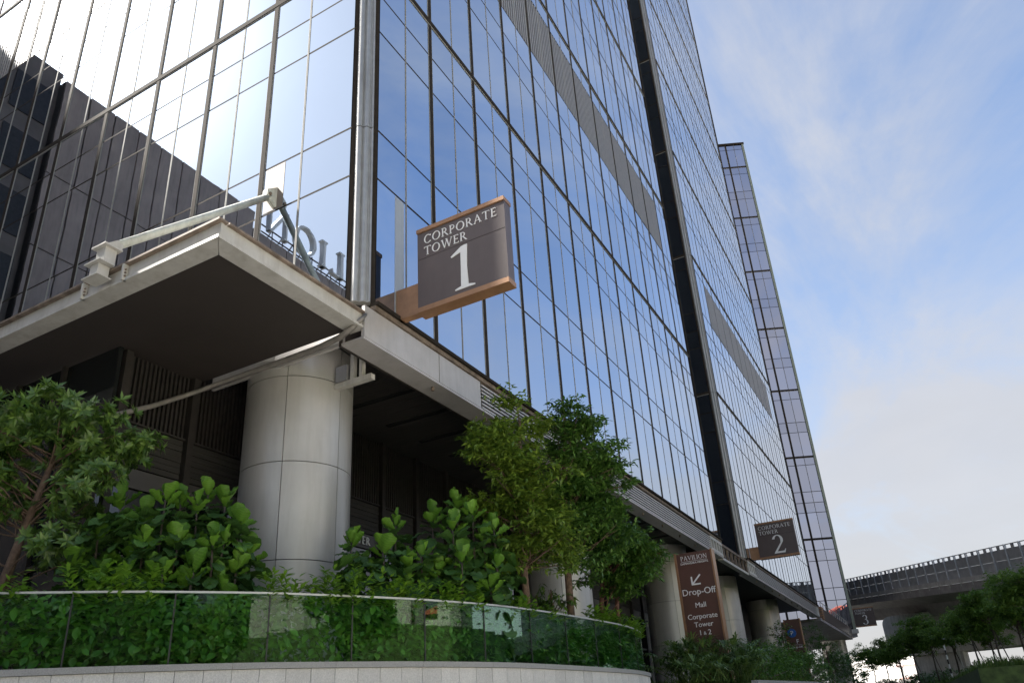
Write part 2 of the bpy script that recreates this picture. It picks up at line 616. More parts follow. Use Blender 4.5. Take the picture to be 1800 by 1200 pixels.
def corner_trim(root, oy, top, name='corner_trim'):
    """fluted metal corner between the two glass faces (chamfer from (-.41,0) to (0,.36))"""
    a, c = Vector((-.41, oy + 0.0, 0)), Vector((0.0, oy + .36, 0))
    U = (c - a).normalized(); N = Vector((U.y, -U.x, 0)); L = (c - a).length
    prof = []
    n = 30
    for i in range(n + 1):
        s_ = i / n
        if s_ < .16: w = -.05
        elif s_ > .86: w = -.05
        else:
            q = (s_ - .16) / .70
            w = .035 + .055 * abs(math.sin(q * math.pi * 2.5)) ** .8
        prof.append((s_ * L, w))
    poly = prof + [(L, -.3), (0, -.3)]
    zs = [9.26, 13.60, 13.63, 19.02, 19.05] + [q for q in LEVELS if q in THICK and q > 20 and q < top - 2]
    zs = [9.26, 13.62, 19.04] + [q for q in sorted(THICK) if 20 < q < top - 2] + [top]
    for i in range(len(zs) - 1):
        mb = MB(); mb.prism(poly, (a.x, a.y, 0), U, N, Z, zs[i] + .012, zs[i + 1] - .012)
        # material: bronze side strips
        mb.build(name, M_TRIM, root)
    for u0, u1 in ((.0, .075), (L - .085, L)):
        mb = MB(); mb.obox((a.x, a.y, 0), U, N, Z, u0, u1, -.048, .02, 9.27, top)
        mb.build('corner_fin', M_DARK, root)


def tower(oy, label, top, y_len, name='glass_tower', left_bays=True, mw=.13, depth=30, lou_from=0.0, lou_to=1e9):
    root = thing(name, label, 'tower', (-10, oy + 8, 2.45))
    lv = cap_levels(top)
    # dark core behind the glass, and the closed sides and back
    mb = MB()
    mb.prism([(-.45, .06), (-.06, .40), (-.06, y_len - .03), (-depth, y_len - .03), (-depth, .06)], (0, oy, 0), X, Y, Z, 9.2, top - .02)
    mb.build('core', M_CORE, root)
    fr = Facade(root, (0, oy, 0), Y, X, G_T)
    fr.pr = .7 if left_bays else .45
    maj = []
    u = 2.46
    while u < y_len - .4:
        maj.append(u); u += 2.204
    us = [.36]
    prev = .36
    for k in maj + [y_len]:
        us += [(prev if prev > .36 else .30) / 2 + k / 2, k]
        prev = k
    lou = (lambda a, c: a >= lou_from - .05 and c <= lou_to + .05)
    fr.grid(us, lv, lou)
    for k in maj: fr.major(k, 9.28, top, mw)
    for i in range(1, len(us), 2): fr.minor(us[i], 9.28, top)
    for zq in sorted(THICK):
        if zq < top - 2: fr.transom(.36, y_len, zq)
    lu = [q for q in us if lou_from - .05 <= q <= lou_to + .05]
    fr.louvre(lu[0], lu[-1], 24.50, 27.66)
    fr.joints(.36, y_len, lv[1:-1])
    fs = [fr]
    fl = Facade(root, (0, oy, 0), -X, -Y, G_T)
    majl = [3.01 + 2.262 * i for i in range(12)]
    usl = [.41, 1.82]
    for k in majl: usl += [k, k + 1.131]
    usl = [q for q in usl if q < 29.9] + [30.0]
    fl.grid(usl, lv, lambda a, c: left_bays)
    if left_bays:
        for k in majl:
            if k < 29.9: fl.major(k, 9.28, top, mw)
        fl.minor(1.82, 9.28, top)
        for k in majl:
            if k + 1.131 < 29.9: fl.minor(k + 1.131, 9.28, top)
    for zq in sorted(THICK):
        if zq < top - 2: fl.transom(.41, 30, zq)
    if left_bays:
        fl.louvre(.41, 30, 24.50, 27.66)
    fl.joints(.41, 30, lv[1:-1])
    fs.append(fl)
    finish_panes(fs, root)
    corner_trim(root, oy, top)
    # end edge of the long face
    mb = MB(); mb.box(-.02, .06, oy + y_len, oy + y_len + .09, 9.2, top); mb.build('edge_trim', M_DARK, root)
    # sill ledge under the glass: dark lip and pale gutter
    mb = MB(); mb.box(-.06, .13, oy + .30, oy + y_len + .1, 9.20, 9.275); mb.build('sill', M_DARK, root)
    mb = MB(); mb.box(-.06, .07, oy + .30, oy + y_len, 9.10, 9.195); mb.build('sill_flashing', M_RUST, root)
    return root


T1 = tower(0.0, 'tall blue glass tower in front with the large balustraded planter at its corner', 84.0, 26.4, lou_from=.3, lou_to=24.6)
T2 = tower(31.9, 'second glass tower along the street, behind the dark gap', 88.0, 25.2, left_bays=False, mw=.08, depth=80, lou_from=2.4, lou_to=22.4)  # unseen rear depth of the core added to keep sun off the viaduct

# small infill panels in the glass where the sign and the tie rod are fixed
mb = MB(); mb.box(-.010, .012, .985, 1.30, 9.30, 12.28); mb.build('infill_panel', mat('infill_panel', (.40, .42, .43), .4, .3, .03), T1)
mb = MB(); mb.box(-2.88, -2.30, -.014, .010, 12.36, 13.58); mb.build('infill_panel', mat('infill_panel_cream', (.20, .172, .15), .6, 0, .04, spec=.1), T1)

# third tower, turned a little towards the street
A3 = Vector((.38, 81.1, 0)); an = R(25.5)
U3 = Vector((-math.cos(an), -math.sin(an), 0)); N3 = Vector((math.sin(an), -math.cos(an), 0))
T3 = thing('glass_tower', 'farthest glass tower with violet-grey panes, lowest roof of the three', 'tower', (-6, 84, 2.45))
top3 = 75.4
mb = MB()
mb.prism([(0, 0), (48, 0), (48, -60), (0, -60)], tuple(A3 - N3 * .06), U3, N3, Z, 9.2, top3 - .05)  # core stretched wider and deeper out of view, blocks sun towards the viaduct
mb.build('core', M_CORE, T3)
f3 = Facade(T3, A3, U3, N3, G_T3)
maj3 = [2.42 + 2.204 * i for i in range(8)]
us3 = [.16, 1.28]
for k in maj3: us3 += [k, k + 1.102]
lv3 = cap_levels(top3)
f3.grid(us3, lv3, lambda a, c: 4.5 < a and c < 6, .034)
f3.louvre(4.62, 5.72, 24.5, 27.66, .12)
for k in maj3: f3.major(k, 9.25, top3, .2)
for i in range(1, len(us3), 2): f3.minor(us3[i], 9.25, top3)
for zq in sorted(THICK):
    if zq < top3 - 2: f3.transom(.1, us3[-1], zq, .22)
finish_panes([f3], T3)
mb = MB(); mb.obox(A3, U3, N3, Z, -.12, .16, -.3, .10, 9.2, top3 + .1); mb.build('corner_trim', mat('trim_green_grey', (.22, .25, .20), .5, .3, .05), T3)
mb = MB(); mb.obox(A3, U3, N3, Z, -.2, 22, -.3, .16, top3, top3 + .28); mb.build('roof_cap', M_DARK, T3)
mb = MB(); mb.obox(A3, U3, N3, Z, -.25, 22, -.8, .25, 8.75, 9.18); mb.build('base_beam', M_STEEL, T3)
mb = MB(); mb.obox(A3, U3, N3, Z, -.1, 22, -20, .1, 8.4, 8.74); mb.build('under_slab', M_CONCD, T3)

# ------------------------------------------------------------------ street-side fascia of towers one and two
def fascia(oy, label, y_end, panels, lou0, lou1):
    t = thing('fascia_beam', label, 'fascia', (0, oy + 10, 8.3))
    z0, z1 = 8.42, 9.08
    for a, c in panels:
        mb = MB(); mb.box(-.04, .035, oy + a + .012, oy + c - .012, z0, z1); mb.build('panel', M_FASC, t)
    n = 7
    for i in range(n):
        za = z0 + .01 + i * (z1 - z0) / n
        mb = MB()
        P = (0, 0, 0)
        mb.add([(-.05, oy + lou0, za + .03), (.035, oy + lou0, za), (.035, oy + lou0, za + .045), (-.05, oy + lou0, za + .075),
                (-.05, oy + lou1, za + .03), (.035, oy + lou1, za), (.035, oy + lou1, za + .045), (-.05, oy + lou1, za + .075)],
               [(0, 1, 2, 3), (7, 6, 5, 4), (0, 4, 5, 1), (1, 5, 6, 2), (2, 6, 7, 3), (3, 7, 4, 0)])
        mb.build('slat', M_FASC, t)
    mb = MB(); mb.box(-.14, -.075, oy + lou0, oy + lou1, z0, z1); mb.build('back_plate', M_BLACK, t)
    mb = MB(); mb.box(-.5, .03, oy + .02, oy + y_end, z0 - .055, z0 - .004); mb.build('underside', M_FASC, t)
    mb = MB(); mb.box(-.56, -.505, oy + .02, oy + y_end, z0 - .06, 8.98); mb.build('inner_face', M_SOFF, t)
    # drain spouts under the beam
    for q in np.arange(oy + 2.55, oy + y_end, 2.2):
        mb = MB(); mb.tube([(-.16, q, z0 - .05), (-.16, q, z0 - .14)], .035, 8); mb.build('spout', M_RUST, t)
    # end bracket with upright slots
    mb = MB()
    ya = oy + lou1 + .05
    mb.box(-.05, .05, ya, oy + y_end, 8.95, 9.09); mb.box(-.05, .05, ya, oy + y_end, z0, z0 + .14)
    k = 5
    for i in range(k):
        q = ya + i * (oy + y_end - ya - .12) / (k - 1)
        mb.box(-.045, .045, q, q + .12, z0 + .14, 8.95)
    mb.build('end_bracket', M_STEEL, t)
    return t


fascia(0.0, 'pale fascia beam with louvre slats under the first tower', 26.4, [(.02, 2.52), (2.52, 4.25)], 4.3, 24.3)
fb = fascia(31.9, 'pale louvred fascia beam under the second tower', 25.2, [], 1.9, 24.0)
mb = MB()
mb.box(-.05, .05, 31.93, 33.7, 8.95, 9.09); mb.box(-.05, .05, 31.93, 33.7, 8.42, 8.56)
for q in (31.93, 32.4, 32.87, 33.34): mb.box(-.045, .045, q, q + .16, 8.56, 8.95)
mb.build('end_bracket', M_STEEL, fb)

t = thing('gap_framing', 'bare rusty framing bridging the gap between first and second tower', 'framing', (0, 29, 8.3))
mb = MB(); mb.box(-.12, .02, 26.45, 31.9, 8.98, 9.1); mb.build('rail', M_RUST, t)
mb = MB(); mb.box(-.25, .0, 26.45, 31.85, 8.30, 8.42); mb.build('rail', M_STEEL, t)
for q in np.arange(26.9, 31.8, .8):
    mb = MB(); mb.box(-.1, 0, q, q + .1, 8.43, 8.97); mb.build('strut', M_RUST, t)
mb = MB(); mb.box(-9, -.3, 26.45, 31.88, 8.7, 8.9); mb.build('soffit', M_SOFF, t)

t = thing('parapet_link', 'low brown parapet walkway between second and third tower', 'walkway', (0, 66, 8.2))
mb = MB(); mb.box(-.3, .1, 59.2, 80.2, 8.35, 9.25); mb.build('parapet', M_BROWN, t)
mb = MB(); mb.box(-.35, .15, 58.2, 59.2, 8.3, 9.3); mb.build('end_box', M_COPPER, t)
for i in range(4):
    mb = MB(); mb.box(-.3, .17, 58.15, 58.19, 8.45 + i * .2, 8.53 + i * .2); mb.build('vent_slat', M_RUST, t)
mb = MB(); mb.box(-9, .05, 57.3, 80.0, 8.1, 8.33); mb.build('slab', M_CONCD, t)
for q in np.arange(60, 80, 1.6):
    mb = MB(); mb.tube([(-.1, q, 9.25), (-.1, q + .2, 9.95)], .03, 6); mb.build('baluster', M_STEEL, t)
mb = MB(); mb.tube([(-.1, 59.5, 9.9), (-.1, 80, 9.9)], .03, 6); mb.build('handrail', M_STEEL, t)

# ------------------------------------------------------------------ soffit and back wall under the first tower
b = MB()
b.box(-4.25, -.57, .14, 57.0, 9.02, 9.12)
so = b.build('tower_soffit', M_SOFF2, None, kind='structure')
for i in range(14):
    y0 = 3.45 + 1.47 * i
    mb = MB(); mb.box(-3.25, -.75, y0, y0 + .16, 8.985, 9.015); mb.build('light_slot', M_BLACK, so)
for i in range(60):
    y0 = .2 + i * .42
    mb = MB(); mb.box(-4.2, -.6, y0, y0 + .40, 9.003 + (i % 3) * .002, 9.018); mb.build('board', M_SOFF2, so)

bw = thing('lobby_wall', 'dark slatted wall with shopfront glass under the towers', 'wall', (-4.2, 10, 2.45))
mb = MB(); mb.box(-4.6, -4.32, -1.9, 57, 2.45, 9.1); mb.build('backing', M_CORE, bw)
y0s = -5.5
posts = [-1.78 + 1.55 * i for i in range(26)]
for q in posts:
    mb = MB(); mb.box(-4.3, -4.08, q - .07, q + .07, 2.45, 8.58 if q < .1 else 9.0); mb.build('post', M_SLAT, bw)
mb = MB(); mb.box(-14, -4.12, -1.98, -1.905, 2.45, 8.6); mb.build('side_wall', M_DGLASS, bw)
for q in np.arange(-13.2, -4.3, 1.5):
    mb = MB(); mb.box(q - .05, q + .05, -2.06, -1.985, 2.45, 8.6); mb.build('post', M_SLAT, bw)
for zq in (4.6, 6.2, 7.2):
    mb = MB(); mb.box(-14, -4.12, -2.04, -1.985, zq, zq + .09); mb.build('transom', M_SLAT, bw)
SL = {}
for top_z in (8.56, 8.98):
    mb = MB(); mb.box(-.03, .03, -.022, .022, 0, top_z - 7.24); SL[top_z] = mb.mesh('slat', M_SLAT)
for i in range(len(posts) - 1):
    a, c = posts[i] + .1, posts[i + 1] - .1
    zt = 8.56 if posts[i + 1] < .3 else 8.98
    n = 14
    if posts[i] < 15:
        for k in range(n):
            place('slat', SL[zt], (-4.2, a + (k + .5) * (c - a) / n, 7.24), bw)
    for k in range(7):
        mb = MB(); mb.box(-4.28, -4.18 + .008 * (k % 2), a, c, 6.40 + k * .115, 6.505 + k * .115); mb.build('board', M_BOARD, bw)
    mb = MB(); mb.box(-4.28, -4.12, a, c, 7.20, 7.235); mb.build('transom', M_SLAT, bw)
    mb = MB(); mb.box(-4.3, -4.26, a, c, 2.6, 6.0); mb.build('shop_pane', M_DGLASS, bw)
    mb = MB(); mb.box(-4.3, -4.14, a, c, 4.6, 4.68); mb.build('transom', M_SLAT, bw)
    mb = MB(); mb.box(-4.3, -4.2, a, c, 6.02, 6.38); mb.build('sign_band', mat('sign_band', (.07, .065, .062), .5, 0, .05), bw)

# ------------------------------------------------------------------ round columns
def column(cy, label, top=9.02, cx=-2.51, rr=1.075, base=2.45):
    t = thing('round_column', label, 'column', (cx, cy, base), 'clad columns along the street front')
    mb = MB(); mb.tube([(cx, cy, base), (cx, cy, top)], rr - .05, 32); mb.build('core', M_CORE, t, True)
    zj = [base, 2.75, 4.6, 6.45, 8.22, top]
    for j in range(len(zj) - 1):
        for k in range(6):
            a0, a1 = R(-60 + 60 * k) + .006, R(60 * k) - .006
            n = 9
            zz0, zz1 = zj[j] + .008, zj[j + 1] - .008
            ang = [a0 + (a1 - a0) * i / n for i in range(n + 1)]
            mb = MB()
            mb.add([(cx + rr * math.cos(a), cy + rr * math.sin(a), zz) for zz in (zz0, zz1) for a in ang],
                   [(i, i + 1, n + 2 + i, n + 1 + i) for i in range(n)])
            nf = len(mb.f)
            for zz in (zz0, zz1):
                mb.add([(cx + r_ * math.cos(a), cy + r_ * math.sin(a), zz) for r_ in (rr - .04, rr) for a in ang],
                       [(i, n + 1 + i, n + 2 + i, i + 1) if zz == zz1 else (i, i + 1, n + 2 + i, n + 1 + i) for i in range(n)])
            for a in (a0, a1):
                q_ = [(cx + r_ * math.cos(a), cy + r_ * math.sin(a), zz) for r_, zz in ((rr - .04, zz0), (rr, zz0), (rr, zz1), (rr - .04, zz1))]
                mb.add(q_, [(0, 1, 2, 3) if a == a0 else (3, 2, 1, 0)])
            o = mb.build('cladding_panel', M_CLAD, t)
            o.data.polygons.foreach_set('use_smooth', [i < nf for i in range(len(o.data.polygons))])
            o.data.update()
    return t


column(1.10, 'large beige clad column at the planter corner, nearest of its row')
column(13.2, 'beige clad column half hidden behind the slender trees')
column(25.3, 'shaded clad column directly left of the brown drop-off sign')
column(35.2, 'grey clad column directly right of the brown drop-off sign', 8.9)
column(47.4, 'clad column under the second tower beside the leafy second pylon', 8.9)
column(79.5, 'farthest clad column, under the third tower', 8.4, -1.9, 1.25)

# fixings at the top of the nearest column
t = thing('bracket', 'small pale steel bracket between the corner column and the fascia', 'bracket', (-1.0, .5, 8.0))
mb = MB(); mb.box(-1.46, -.52, .93, 1.05, 8.06, 8.17); mb.build('arm', M_STEEL, t)
mb = MB(); mb.box(-1.06, -.97, .94, 1.04, 8.172, 8.9); mb.build('upright', M_STEEL, t)
mb = MB(); mb.box(-.83, -.75, .94, 1.04, 8.172, 8.9); mb.build('upright', M_STEEL, t)
mb = MB(); mb.box(-1.40, -1.12, .90, 1.08, 8.175, 8.52); mb.build('box', M_LOUV, t)

# ------------------------------------------------------------------ canopy over the left entrance
cn = thing('entrance_canopy', 'projecting steel canopy with dark soffit below the left glass face', 'canopy', (-4.5, -1.7, 8.5))
XL = -11.5
mb = MB(); mb.box(XL, -.09, -3.24, -.05, 8.66, 8.90); mb.build('deck', M_STEEL, cn)
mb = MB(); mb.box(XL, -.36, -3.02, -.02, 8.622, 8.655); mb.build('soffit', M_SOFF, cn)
# edge channel: web set back between lips, wide bottom flange
mb = MB(); mb.box(XL, -.02, -3.30, -3.245, 8.66, 8.90); mb.build('front_web', M_STEEL, cn)
mb = MB(); mb.box(-.085, -.03, -3.24, .05, 8.66, 8.90); mb.build('side_web', M_STEEL, cn)
mb = MB(); mb.add([(XL, -3.35, 8.60), (0, -3.35, 8.60), (-.36, -3.02, 8.60), (XL, -3.02, 8.60), (XL, -3.35, 8.655), (0, -3.35, 8.655), (-.36, -3.02, 8.655), (XL, -3.02, 8.655)],
                  [(0, 3, 2, 1), (4, 5, 6, 7), (0, 1, 5, 4), (1, 2, 6, 5), (2, 3, 7, 6), (3, 0, 4, 7)])
mb.build('front_flange', M_STEEL, cn)
mb = MB(); mb.add([(.003, -3.343, 8.60), (.003, .10, 8.60), (-.36, .10, 8.60), (-.355, -3.013, 8.60), (.003, -3.343, 8.655), (.003, .10, 8.655), (-.36, .10, 8.655), (-.355, -3.013, 8.655)],
                  [(0, 3, 2, 1), (4, 5, 6, 7), (0, 1, 5, 4), (1, 2, 6, 5), (2, 3, 7, 6), (3, 0, 4, 7)])
mb.build('side_flange', M_STEEL, cn)
mb = MB(); mb.box(XL, .02, -3.38, -3.20, 8.905, 8.945); mb.build('front_lip', M_RUST, cn)
mb = MB(); mb.box(-.16, .035, -3.19, .12, 8.905, 8.945); mb.build('side_lip', M_RUST, cn)
for q in (-2.18, -3.22):
    mb = MB(); mb.box(q, q + .045, -3.40, -3.305, 8.60, 8.90); sf = mb.build('stiffener', M_STEEL, cn)
    for zq in (8.68, 8.74, 8.80):
        mb = MB(); mb.tube([(q + .045, -3.36, zq), (q + .065, -3.36, zq)], .016, 8); mb.build('bolt', M_RUST, sf)
# gutter pipe along the wall line, swinging round the corner
pts = [(-4.02, -1.95, 7.18), (-4.05, -1.2, 7.63), (-4.08, -.25, 8.28), (-3.7, .0, 8.46), (-2.0, .02, 8.48), (-1.0, -.02, 8.47), (-.45, -.10, 8.47), (-.12, -.14, 8.55), (.02, -.06, 8.72), (.03, .06, 8.88)]
mb = MB(); mb.tube(pts, [.05, .05, .05, .055, .06, .06, .06, .055, .045, .035], 10); mb.build('gutter_pipe', mat('pipe_grey', (.20, .185, .17), .6), cn, True)
mb = MB(); mb.box(-4.0, -.5, .06, .12, 8.40, 8.75); mb.build('gutter_back', M_FASC, cn)

# tie rod, its post and shoe
tr = thing('tie_rod', 'pale green-grey tie rod from the glass wall down to the canopy edge', 'tie rod', (-2.6, -3.5, 8.6))
pa, pb = Vector((-2.55, -.16, 12.62)), Vector((-2.62, -3.36, 9.42))
mb = MB(); mb.tube([pa, pb], .075, 16); mb.build('rod', M_POLE, tr, True)
mb = MB(); mb.prism([(0.0, 12.40), (-.30, 12.56), (-.30, 12.70), (0.0, 12.95)], (-2.60, 0, 0), Y, Z, X, 0, .05); mb.build('wall_plate', M_POLE, tr)
mb = MB(); mb.prism([(0.0, 12.40), (-.30, 12.56), (-.30, 12.70), (0.0, 12.95)], (-2.53, 0, 0), Y, Z, X, 0, .05); mb.build('wall_plate', M_POLE, tr)
mb = MB(); mb.tube([(-2.66, -.22, 12.62), (-2.44, -.22, 12.62)], .035, 10); mb.build('pin', M_RUST, tr)
mb = MB(); mb.box(-2.71, -2.49, -3.54, -3.34, 8.98, 9.30); mb.build('post', M_STEEL, tr)
mb = MB(); mb.box(-2.78, -2.42, -3.60, -3.28, 9.302, 9.33); mb.build('cap_plate', M_STEEL, tr)
mb = MB(); mb.prism([(-3.55, 9.345), (-3.25, 9.345), (-3.22, 9.50), (-3.34, 9.54)], (-2.66, 0, 0), Y, Z, X, 0, .05); mb.build('lug', M_STEEL, tr)
mb = MB(); mb.prism([(-3.55, 9.345), (-3.25, 9.345), (-3.22, 9.50), (-3.34, 9.54)], (-2.57, 0, 0), Y, Z, X, 0, .05); mb.build('lug', M_STEEL, tr)
mb = MB(); mb.box(-2.80, -2.40, -3.66, -3.39, 8.953, 8.975); mb.build('shoe_top', M_STEEL, tr)
mb = MB(); mb.box(-2.70, -2.50, -3.60, -3.405, 8.70, 8.944); mb.build('shoe_web', M_STEEL, tr)
mb = MB(); mb.box(-2.80, -2.40, -3.66, -3.405, 8.675, 8.698); mb.build('shoe_flange', M_STEEL, tr)

# ------------------------------------------------------------------ lettering
class Glyphs:
    """Roman capitals with thick and thin strokes, cap height 1"""
    def __init__(s, P, U, V, W, size, depth):
        s.P, s.U, s.V, s.W = Vector(P), Vector(U), Vector(V), Vector(W)
        s.h = size; s.d = depth; s.mb = MB(); s.x = 0.0; s.k = 0

    def poly(s, p):
        s.k = (s.k + 1) % 7
        q = [((s.x + a) * s.h, b_ * s.h) for a, b_ in p]
        ar = sum(q[i][0] * q[(i + 1) % len(q)][1] - q[(i + 1) % len(q)][0] * q[i][1] for i in range(len(q)))
        if ar < 0: q = q[::-1]
        s.mb.prism(q, s.P, s.U, s.V, s.W, 0.0005, s.d + s.k * s.d * .02)

    def bar(s, x0, y0, x1, y1, w):
        dx, dy = x1 - x0, y1 - y0
        L = math.hypot(dx, dy); nx, ny = -dy / L * w / 2, dx / L * w / 2
        s.poly([(x0 + nx, y0 + ny), (x1 + nx, y1 + ny), (x1 - nx, y1 - ny), (x0 - nx, y0 - ny)])

    def stem(s, x, w=.13, y0=0, y1=1):
        s.poly([(x - w / 2, y0), (x + w / 2, y0), (x + w * .42, (y0 + y1) / 2), (x + w / 2, y1), (x - w / 2, y1), (x - w * .42, (y0 + y1) / 2)])

    def serif(s, x, y, w=.26, t=.045):
        s.poly([(x - w / 2, y), (x + w / 2, y), (x + w / 2, y + t), (x - w / 2, y + t)])

    def ring(s, cx, cy, rx, ry, a0, a1, tx=.13, ty=.055, n=22, taper=None):
        prev = None
        for i in range(n + 1):
            a = R(a0 + (a1 - a0) * i / n)
            c, si = math.cos(a), math.sin(a)
            f = 1.0
            if taper: f = taper(i / n)
            o = (cx + rx * c, cy + ry * si)
            k = (cx + (rx - tx * f) * c, cy + (ry - ty * f) * si)
            if prev: s.poly([prev[0], o, k, prev[1]])
            prev = (o, k)

    def char(s, ch):
        w = 0
        if ch == 'C':
            s.ring(.45, .5, .45, .52, 42, 318); s.bar(.78, .80, .80, .93, .05); s.bar(.78, .2, .80, .07, .05); w = .86
        elif ch == 'O':
            s.ring(.48, .5, .48, .52, 0, 360, n=30); w = .98
        elif ch == 'R' or ch == 'P':
            s.stem(.14); s.serif(.14, 0)
            s.bar(.02, .98, .3, .98, .045)
            s.ring(.30, .735, .30, .265, -90, 90, .12, .05); s.bar(.14, .975, .30, .975, .05); s.bar(.14, .495, .30, .495, .05)
            if ch == 'R':
                s.poly([(.28, .50), (.42, .50), (.84, .0), (.66, .0)]); w = .80
            else: w = .66
        elif ch == 'A':
            s.bar(.08, .0, .42, 1.0, .055); s.poly([(.36, 1.02), (.46, 1.02), (.84, 0), (.69, 0)]); s.bar(.2, .34, .64, .34, .05)
            s.serif(.08, 0, .2); s.serif(.76, 0, .26); w = .86
        elif ch == 'V':
            s.bar(.78, 1.0, .44, 0.0, .055); s.poly([(.02, 1.0), (.17, 1.0), (.50, 0.0), (.40, 0)]); s.serif(.10, .955, .26); s.serif(.78, .955, .2); w = .86
        elif ch == 'T':
            s.stem(.40); s.serif(.40, 0); s.bar(.0, .975, .8, .975, .05); s.bar(.02, .98, .0, .84, .045); s.bar(.78, .98, .8, .84, .045); w = .80
        elif ch == 'E':
            s.stem(.14); s.bar(.02, .975, .56, .975, .05); s.bar(.14, .52, .48, .52, .05); s.bar(.02, .025, .58, .025, .05)
            s.bar(.55, .98, .56, .86, .045); s.bar(.58, .02, .6, .15, .045); s.bar(.48, .46, .48, .58, .035); w = .62
        elif ch == 'W':
            s.poly([(.02, 1), (.17, 1), (.44, 0), (.34, 0)]); s.bar(.40, .02, .66, .98, .05)
            s.poly([(.56, 1), (.71, 1), (.98, 0), (.88, 0)]); s.bar(.94, .02, 1.22, .98, .05)
            s.serif(.10, .955, .24); s.serif(.63, .955, .2); s.serif(1.22, .955, .18); w = 1.3
        elif ch == 'I':
            s.stem(.16); s.serif(.16, 0); s.serif(.16, .955); w = .32
        elif ch == 'L':
            s.stem(.14); s.serif(.14, .955); s.bar(.02, .025, .56, .025, .05); s.bar(.56, .02, .58, .16, .045); w = .6
        elif ch == 'N':
            s.bar(.12, 0, .12, 1, .06); s.poly([(.04, 1.0), (.20, 1.0), (.80, 0), (.68, 0)]); s.bar(.78, 0, .78, 1, .06)
            s.serif(.12, 0, .2); s.serif(.78, .955, .2); w = .88
        elif ch == '1':
            s.poly([(.24, .05), (.41, .05), (.39, .5), (.41, 1.0), (.33, 1.0), (.25, .93), (.25, .5)])
            s.poly([(.36, 1.0), (.27, .99), (.02, .83), (.03, .80), (.28, .87)])
            s.poly([(.10, 0), (.56, 0), (.56, .025), (.43, .06), (.22, .06), (.10, .025)]); w = .6
        elif ch == '2':
            s.ring(.30, .72, .29, .29, 165, -28, .14, .045)
            s.poly([(.46, .60), (.57, .61), (.20, .10), (.02, .02), (.04, .055)])
            s.poly([(.02, 0), (.60, 0), (.66, .20), (.62, .20), (.56, .10), (.10, .10)]); w = .68
        elif ch == '3':
            s.ring(.27, .765, .24, .245, 160, -80, .12, .045)
            s.ring(.25, .28, .30, .29, 95, -160, .14, .045); w = .62
        elif ch == ' ':
            w = .3
        s.x += w

    def text(s, t, gap=.13):
        for ch in t:
            s.char(ch)
            if ch != ' ': s.x += gap
        return s


def text_width(t, gap=.13):
    g = Glyphs((0, 0, 0), X, Z, -Y, 1, .01).text(t, gap)
    return g.x - gap


def plain_text(body, size, P, U, V, parent, name='lettering', mt=None, align='CENTER', depth=.006):
    cu_ = bpy.data.curves.new(name, 'FONT')
    cu_.body = body; cu_.size = size; cu_.align_x = align; cu_.extrude = depth; cu_.resolution_u = 3
    tmp = bpy.data.objects.new('tmp', cu_)
    me = bpy.data.meshes.new_from_object(tmp)
    bpy.data.objects.remove(tmp); bpy.data.curves.remove(cu_)
    me.materials.clear(); me.materials.append(mt or M_WHITE)
    W = Vector(U).cross(Vector(V))
    q = Matrix((Vector(U), Vector(V), W)).transposed().to_quaternion()
    return place(name, me, Vector(P) + W * (depth + .001), parent, q)


def tower_sign(x0, y, z0, digit, label):
    t = thing('projecting_sign', label, 'sign', (0, y, z0))
    x1 = x0 + 2.05; zt = z0 + 1.97
    mb = MB(); mb.box(x0, x1, y, y + .24, z0 + .11, zt - .09); sb = mb.build('sign_box', M_BROWN, t)
    mb = MB(); mb.box(x0 + .01, x1 - .01, y - .003, y - .001, z0 + 1.235, z0 + 1.243); mb.build('panel_joint', M_DARK, sb)
    mb = MB(); mb.box(x0 - .01, x1 + .01, y - .03, y + .27, zt - .088, zt); mb.build('top_trim', M_COPPER, t)
    mb = MB(); mb.box(x0 - .01, x1 + .01, y - .03, y + .27, z0, z0 + .108); mb.build('bottom_trim', M_COPPER, t)
    mb = MB(); mb.box(.02, x0 - .012, y + .02, y + .20, z0 + .03, z0 + .72); mb.build('wall_arm', M_COPPER, t)
    s = .195
    wc = text_width('CORPORATE', .15) * s
    k = 1.70 / wc
    g = Glyphs((x0 + .17, y, zt - .09 - .30), X, Z, -Y, s * k if s * k < .24 else .2, .012)
    g.h = s * k
    g.text('CORPORATE', .15).mb.build('lettering', M_WHITE, sb)
    g = Glyphs((x0 + .17, y, zt - .09 - .58), X, Z, -Y, s * k, .012)
    g.text('TOWER', .15).mb.build('lettering', M_WHITE, sb)
    g = Glyphs((x0 + .78, y, z0 + .21), X, Z, -Y, .98, .014)
    g.text(digit).mb.build('numeral', M_WHITE, sb)
    return t


tower_sign(.57, 1.0, 9.17, '1', 'large square brown projecting sign with numeral 1 on the nearest tower')
tower_sign(.53, 33.0, 9.22, '2', 'square brown projecting sign with numeral 2 on the second tower')
tower_sign(.52, 81.6, 9.38, '3', 'small far square brown sign with numeral 3 at the third tower')

# lobby letters
t = thing('wall_lettering', 'white capital letters on the shaded lobby wall, half hidden by the column', 'lettering', (-4.1, 4.5, 6.1))
hh = .20
wl = text_width('CORPORATE TOWER', .14) * hh
g = Glyphs((-4.18, 5.52 - wl, 6.10), Y, Z, X, hh, .02)
g.text('CORPORATE TOWER', .14).mb.build('lettering', M_WHITE, t)

